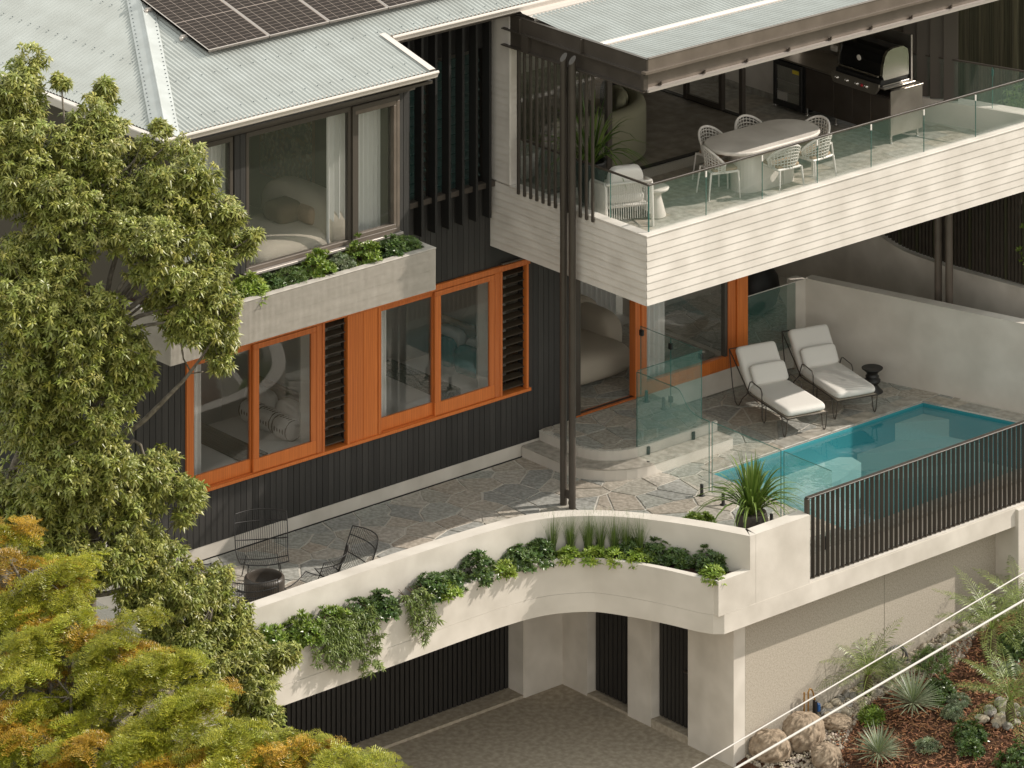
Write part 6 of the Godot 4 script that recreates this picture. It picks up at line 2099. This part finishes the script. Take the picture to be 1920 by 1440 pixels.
func build_planters() -> void:
	# upper fluted planter
	var g1 := "plants in the fluted planter"
	var y := 4.22
	var l := [[-2.86, "fine", 0.20, 0.20, "feathery grey-green plant at the right end of the fluted planter"], [-3.18, "gloss", 0.22, 0.27, "dark rounded shrub second from the right end of the fluted planter"], [-3.68, "bright", 0.25, 0.36, "large bright shrub in the right half of the fluted planter"], [-4.06, "grey", 0.22, 0.20, "low silvery plant between the two bright shrubs of the fluted planter"], [-4.49, "bright", 0.25, 0.35, "large bright shrub in the middle of the fluted planter"], [-4.98, "fine", 0.24, 0.22, "fine needle-leaved plant in the fluted planter"], [-5.33, "gloss", 0.20, 0.20, "small dark shrub in the left half of the fluted planter"], [-5.70, "lime", 0.26, 0.26, "leafy green plant at the left of the fluted planter beside the tree"], [-6.3, "fine", 0.26, 0.26, "plant in the fluted planter mostly hidden by the tree"]]
	for q in l: shrub("planter_shrub", q[4], g1, Vector3(q[0], y, -1.97), q[2], q[3], q[1], 130 if q[1] in ["fine", "grey"] else 100)
	# curved planter
	var g2 := "plants along the curved planter"
	y = 0.15
	var c := [[-0.36, 1.72, "gloss", 0.24, 0.28, "round dark shrub at the corner end of the curved planter"], [-0.58, 1.30, "gloss", 0.20, 0.20, "dark low shrub second from the corner of the curved planter"], [-0.72, 0.98, "gloss", 0.22, 0.28, "dark shrub just right of the upright grasses"], [-0.92, 0.66, "gloss", 0.20, 0.24, "dark shrub at the right foot of the upright grasses"], [-2.02, -0.05, "gloss", 0.23, 0.26, "dark shrub just left of the upright grasses"], [-2.36, -0.10, "gloss", 0.25, 0.25, "dark spreading shrub left of the grasses above a yellow-green tuft"], [-3.12, -0.12, "gloss", 0.25, 0.36, "tall rounded glossy shrub in the middle of the curved planter"], [-3.62, -0.11, "gloss", 0.21, 0.24, "glossy shrub touching the tall rounded one"], [-3.98, -0.09, "gloss", 0.24, 0.30, "broad glossy shrub behind the trailing stems"], [-4.85, -0.09, "gloss", 0.22, 0.28, "dark round shrub left of the trailing stems"], [-5.28, -0.09, "gloss", 0.24, 0.28, "dark round shrub second left of the trailing stems"], [-5.75, -0.08, "bright", 0.25, 0.30, "paler shrub above the hanging foliage"], [-6.25, -0.08, "bright", 0.28, 0.34, "shrub of the curved planter next to the tree"], [-6.8, -0.08, "bright", 0.28, 0.34, "shrub of the curved planter half lost in the tree"]]
	for q in c: shrub("planter_shrub", q[5], g2, Vector3(q[0], y, q[1]), q[3], q[4], q[2], 130)
	var g3 := "low bright groundcover in the curved planter"
	for q in [[-0.62, 2.06, "yellow-green groundcover at the very corner of the curved planter"], [-1.02, 0.95, "bright groundcover in front of the rightmost grasses"], [-1.20, 0.66, "bright groundcover in front of the middle grasses"], [-1.42, 0.42, "bright groundcover between the grass clumps"], [-1.72, 0.22, "bright groundcover in front of the leftmost grasses"], [-2.72, -0.02, "yellow-green tuft spilling over the lip below the dark shrubs"], [-3.78, 0.0, "bright tuft at the lip beside the broad glossy shrub"]]:
		shrub("groundcover", q[2], g3, Vector3(q[0], y, q[1]), 0.17, 0.15, "lime", 60, "groundcover")
	var gr := [[-1.80, -0.02], [-1.58, 0.12], [-1.40, 0.30], [-1.24, 0.38], [-1.10, 0.52], [-0.98, 0.64], [-0.88, 0.82]]
	for i in 7:
		grass_tuft("%s clump of tall upright grass in the bend of the curved planter" % ["leftmost", "second from left", "third from left", "middle", "third from right", "second from right", "rightmost"][i], Vector3(gr[i][0], y, gr[i][1]), 0.62, 130, 30 + i)
	# stems that hang over the lip
	for k in 3:
		var x: float = [-4.42, -5.55, -6.05][k]
		var drop: float = [0.55, 0.70, 0.5][k]
		var wide: float = [0.22, 0.34, 0.30][k]
		var o := thing("trailing_plant", ["trailing stems hanging over the lip in the middle of the curved planter", "thick curtain of foliage hanging over the lip left of the middle", "foliage hanging over the lip beside the tree"][k], "trailing plant", Vector3(x, 0.2, 0.06), 0.0, "trailing plants over the curved planter")
		var ts := []
		var cs := []
		var b := MB.new()
		for s in [9, 20, 14][k]:
			var sx := R(-wide, wide)
			var dd := drop * R(0.4, 1.0)
			var pts := PackedVector3Array()
			for j in 7:
				var t := j / 6.0
				var p := Vector3(sx + R(-0.03, 0.03) + 0.1 * t, 0.16 * (1 - t) * (1 - t) + 0.06 - dd * t * t, -0.12 + 0.24 * sqrt(t) + R(0, 0.05))
				pts.append(p)
				if j > 0:
					for h in 2:
						ts.append(Transform3D(rnd_basis(1.0).scaled(Vector3.ONE * R(0.5, 0.9)), p + Vector3(R(-0.03, 0.03), R(-0.02, 0.03), R(0, 0.04))))
						var sh := R(0.7, 1.25)
						cs.append(Color(sh, sh, sh * R(0.8, 1.0)))
			b.tube(pts, 0.004, 0.003, 5)
		put("stems", b, M.bark_dark, o)
		mm("foliage", shrub_mesh("trail"), ts, cs, M.leaf, o)
	shrub("deck_plant", "low leafy mound on the deck beside the pot plant", "deck plants", Vector3(0.78, 0.0, 0.25), 0.22, 0.20, "bright", 80)

# ---------------------------------------------------------------- trees
func limb(b: MB, a: Vector3, c: Vector3, r0: float, r1: float, sag := 0.15) -> void:
	var pts := PackedVector3Array()
	var side := Vector3(R(-1, 1), R(-0.2, 0.5), R(-1, 1)) * a.distance_to(c) * sag
	for k in 7:
		var t := k / 6.0
		pts.append(a.lerp(c, t) + side * sin(PI * t) + Vector3(R(-1, 1), R(-1, 1), R(-1, 1)) * 0.02)
	b.tube(pts, r0, r1, 8)
func build_trees() -> void:
	var lobes := [[-9.85, 7.94, -1.81, 0.53], [-9.91, 7.11, -1.47, 0.78], [-9.20, 7.12, -1.12, 0.60], [-9.88, 6.45, -0.65, 0.70], [-8.78, 6.79, -0.63, 0.57], [-8.46, 6.79, -0.09, 0.53], [-8.04, 6.64, 0.28, 0.39], [-8.99, 6.24, 0.38, 0.60], [-8.16, 6.00, 0.43, 0.46], [-7.76, 6.10, 0.64, 0.17], [-8.56, 5.51, 0.62, 0.53], [-8.28, 4.87, 0.59, 0.32], [-10.49, 5.64, -0.52, 0.77], [-10.02, 5.26, 0.02, 0.70], [-9.48, 4.70, 0.22, 0.43], [-10.49, 4.53, -0.52, 0.66], [-9.97, 4.39, 0.19, 0.49], [-10.49, 3.52, -0.39, 0.77], [-10.08, 3.39, 0.23, 0.62], [-9.49, 3.27, 0.35, 0.38], [-8.96, 3.12, 0.40, 0.46], [-8.60, 2.84, 0.45, 0.25], [-9.93, 2.67, 0.49, 0.62], [-9.31, 2.30, 0.63, 0.38], [-10.56, 2.76, -0.18, 0.62], [-9.13, 1.93, 0.92, 0.50], [-8.58, 1.63, 0.99, 0.46], [-9.51, 1.70, 0.85, 0.42], [-8.19, 1.26, 0.94, 0.29], [-8.87, 1.02, 1.14, 0.56], [-8.44, 0.74, 1.38, 0.51], [-9.36, 1.18, 1.11, 0.41], [-8.37, 0.26, 1.57, 0.33], [-7.70, 0.70, 1.22, 0.32], [-9.01, 5.36, 0.76, 0.31], [-8.70, 7.71, -1.22, 0.26], [-8.15, 7.41, -0.75, 0.14], [-8.79, 7.41, -1.03, 0.16], [-9.27, 8.05, -1.45, 0.10]]
	var t := thing("broadleaf_tree", "tall broadleaf tree with pale drooping leaves in front of the left end of the house", "tree", Vector3.ZERO)
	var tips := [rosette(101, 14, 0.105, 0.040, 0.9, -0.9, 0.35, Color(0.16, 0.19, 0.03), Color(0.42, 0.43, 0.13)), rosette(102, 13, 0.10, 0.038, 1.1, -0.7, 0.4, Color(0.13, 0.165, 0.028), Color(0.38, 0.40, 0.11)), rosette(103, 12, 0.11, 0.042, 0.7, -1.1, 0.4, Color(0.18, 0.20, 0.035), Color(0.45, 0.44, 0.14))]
	var ts := [[], [], []]
	var cs := [[], [], []]
	var wood := MB.new()
	var trunk := [Vector3(-9.9, -3.0, -0.6), Vector3(-9.75, -0.5, -0.35), Vector3(-9.7, 1.6, -0.3), Vector3(-9.6, 3.4, -0.25), Vector3(-9.55, 5.0, -0.3), Vector3(-9.6, 6.6, -0.8)]
	wood.tube(PackedVector3Array(trunk), 0.20, 0.05, 12)
	limb(wood, trunk[1], Vector3(-10.2, 4.0, -0.7), 0.12, 0.05)
	limb(wood, trunk[1], Vector3(-8.9, 1.0, 0.6), 0.10, 0.04)
	for q in lobes:
		var c := Vector3(q[0], q[1], q[2])
		var r: float = q[3]
		var best: Vector3 = trunk[0]
		for k in trunk.size():
			var p: Vector3 = trunk[k]
			if p.y < c.y - 0.2 and p.distance_to(c) < best.distance_to(c): best = p
		limb(wood, best, c, 0.045 if r > 0.25 else 0.02, 0.012, 0.12)
		var n := int(700.0 * pow(r, 2.1) / 0.36) + 60
		# sub-clumps give each bough an uneven outline with gaps
		var subs := []
		for k in maxi(4, int(r * 22)):
			var d := Vector3(R(-1, 1), R(-0.9, 1), R(-1, 1)).normalized()
			subs.append(c + d * r * R(0.45, 0.95))
		for i in n:
			var s: Vector3 = subs[rng.randi() % subs.size()]
			var p := s + Vector3(R(-1, 1), R(-0.8, 0.8), R(-1, 1)).normalized() * pow(R(0, 1), 0.5) * r * 0.5
			var k := rng.randi() % 3
			var sc := R(0.7, 1.15)
			ts[k].append(Transform3D(rnd_basis(0.7).scaled(Vector3.ONE * sc), p))
			var sh := R(0.72, 1.2)
			cs[k].append(Color(sh * R(0.95, 1.12), sh, sh * R(0.8, 1.05)))
			if i % 14 == 0: wood.bar(c.lerp(p, 0.15), p, 0.006, 4)
	# the bare bent bough that reaches towards the window, and thin hanging twigs
	wood.tube(PackedVector3Array([Vector3(-9.7, 3.2, -0.1), Vector3(-9.52, 3.44, -0.08), Vector3(-9.40, 3.50, 0.02), Vector3(-9.23, 3.66, 0.12), Vector3(-9.16, 3.60, 0.17), Vector3(-9.12, 3.40, 0.22)]), 0.035, 0.02, 8)
	wood.tube(PackedVector3Array([Vector3(-9.45, 3.48, -0.03), Vector3(-9.36, 3.38, 0.08), Vector3(-9.28, 3.18, 0.15), Vector3(-9.18, 3.05, 0.22)]), 0.022, 0.016, 7)
	wood.tube(PackedVector3Array([Vector3(-8.9, 5.0, 0.3), Vector3(-8.72, 5.1, 0.3), Vector3(-8.60, 4.9, 0.3), Vector3(-8.55, 4.62, 0.3), Vector3(-8.45, 4.42, 0.35), Vector3(-8.3, 4.42, 0.4)]), 0.014, 0.01, 6)
	put("trunk", wood, M.bark, t)
	for k in 3: mm("crown", tips[k], ts[k], cs[k], M.leaf, t)
	# feathery tree in the lower left
	var ft := thing("feathery_tree", "spreading feathery yellow-green tree in the lower left foreground", "tree", Vector3.ZERO)
	var fl := [[-11.93, 3.32, 0.96, 0.40], [-11.77, 3.08, 1.43, 0.54], [-12.17, 2.76, 1.55, 0.60], [-11.56, 2.85, 1.94, 0.47], [-11.99, 2.48, 2.10, 0.63], [-11.46, 2.53, 2.49, 0.46], [-12.57, 2.12, 2.13, 0.66], [-12.08, 2.03, 2.68, 0.66], [-11.41, 2.21, 2.99, 0.50], [-11.05, 2.30, 3.17, 0.33], [-12.69, 1.63, 2.75, 0.72], [-12.12, 1.59, 3.30, 0.72], [-11.43, 1.81, 3.57, 0.59], [-10.91, 1.99, 3.75, 0.39], [-11.26, 1.55, 4.11, 0.55], [-10.84, 1.59, 4.41, 0.46], [-10.89, 1.38, 4.69, 0.45], [-10.44, 1.46, 4.95, 0.39], [-10.12, 1.42, 5.29, 0.39], [-9.79, 1.40, 5.60, 0.23], [-11.88, 1.38, 3.84, 0.58]]
	var g := RandomNumberGenerator.new()
	g.seed = 77
	var fm := []
	for v in 2:
		var b := MB.new()
		b.tinted = true
		# twice-divided leaf: a rib with pinnae, each pinna a soft blade of tiny leaflets drawn as narrow slivers
		for i in 11:
			var tt := 0.1 + 0.9 * i / 11.0
			for sg in [-1.0, 1.0]:
				var p := Vector3(tt * 0.34, -0.10 * tt * tt, 0)
				var l := 0.10 * sin(PI * (0.15 + 0.8 * tt)) + 0.02
				var d := Vector3(0.55, g.randf_range(-0.1, 0.2), sg * 0.85).normalized()
				for h in 3:
					var o := p + d * l * (h / 3.0)
					for s2 in [-1.0, 1.0]:
						var dd := (d + Vector3(0.6 * s2, g.randf_range(-0.2, 0.3), 0.4 * s2 * sg)).normalized()
						var e := o + dd * 0.042
						var w := d * 0.008
						b.col = Color(0.21, 0.23, 0.014).lerp(Color(0.44, 0.41, 0.04), g.randf())
						b.tri(o - w, o + w, e)
		fm.append(b.done())
	ts = [[], []]; cs = [[], []]
	wood = MB.new()
	var root := Vector3(-12.2, -3.0, 3.2)
	var fork := Vector3(-12.1, 0.2, 3.0)
	wood.tube(PackedVector3Array([root, Vector3(-12.25, -1.2, 3.1), fork]), 0.22, 0.14, 12)
	for q in fl:
		var c := Vector3(q[0], q[1], q[2])
		var r: float = q[3]
		limb(wood, fork, c - Vector3(0, 0.1, 0), 0.06, 0.018, 0.08)
		var layers := []
		for k in maxi(4, int(r * 16)):
			layers.append(c + Vector3(R(-1, 1) * r, R(-0.7, 0.55) * r, R(-1, 1) * r) * 0.85)
		for k in layers.size():
			var s: Vector3 = layers[k]
			limb(wood, c - Vector3(0, 0.1, 0), s, 0.012, 0.006, 0.1)
			var orange := R(0, 1) < 0.22
			var tone := R(0.8, 1.15)
			for i in int(26 + 30 * r):
				var a := R(0, TAU)
				var p := s + Vector3(cos(a), 0, sin(a)) * R(0.0, 0.24) + Vector3(0, R(-0.05, 0.06), 0)
				var bs := Basis(Vector3.UP, a + R(-0.5, 0.5)) * Basis(Vector3.BACK, R(-0.45, 0.15)) * Basis(Vector3.RIGHT, R(-0.5, 0.5))
				var v := rng.randi() % 2
				ts[v].append(Transform3D(bs.scaled(Vector3.ONE * R(0.65, 1.1)), p))
				var sh := tone * R(0.75, 1.2)
				cs[v].append(Color(sh * (1.45 if orange else R(0.9, 1.08)), sh * (0.88 if orange else 1.0), sh))
	put("trunk", wood, M.bark, ft)
	for v in 2: mm("crown", fm[v], ts[v], cs[v], M.leaf, ft)
	# a thin bare-tipped sapling in front of the garage door
	var sp := thing("wispy_shrub", "wispy yellow-green shrub stems in front of the garage door", "shrub", Vector3(-8.9, -2.7, 4.6))
	wood = MB.new()
	ts = []; cs = []
	for i in 12:
		var e := Vector3(R(-0.9, 1.2), R(2.6, 3.7), R(-0.7, 0.9))
		limb(wood, Vector3(R(-0.1, 0.1), 0, R(-0.1, 0.1)), e, 0.012, 0.004, 0.1)
		for k in 12:
			ts.append(Transform3D(rnd_basis(1.0).scaled(Vector3.ONE * R(0.5, 0.9)), e * R(0.72, 1.0) + Vector3(R(-0.08, 0.08), R(-0.05, 0.1), R(-0.08, 0.08))))
			var sh := R(0.8, 1.2)
			cs.append(Color(sh * 1.05, sh, sh * 0.9))
	put("stem", wood, M.bark, sp)
	mm("foliage", fm[0], ts, cs, M.leaf, sp)

func build_cables() -> void:
	for k in 2:
		var b := MB.new()
		var a := Vector3(-12.0, -0.95, 6.0) if k == 0 else Vector3(-12.0, -1.45, 6.0)
		var c := Vector3(14.0, 2.75, 6.0) if k == 0 else Vector3(14.0, 2.75, 6.0)
		if k == 0: a = Vector3(-4.66 - 7.0, 0.02 - 1.0, 6); c = Vector3(1.5 + 7.0, 0.9 + 1.0, 6)
		else: a = Vector3(-3.91 - 7.0, -0.20 - 0.95, 6); c = Vector3(1.5 + 7.0, 0.53 + 0.95, 6)
		var pts := PackedVector3Array()
		for i in 25:
			var t := i / 24.0
			pts.append(a.lerp(c, t) - Vector3(0, 0.05 * 4 * t * (1 - t) - 0.04, 0))
		b.tube(pts, 0.010 if k == 0 else 0.016, -1.0, 8)
		tag(put("overhead_cable", b, M.cable), ["thinner overhead cable crossing in front of the retaining wall", "thicker overhead cable crossing in front of the garden bed"][k], "cable", "overhead cables")
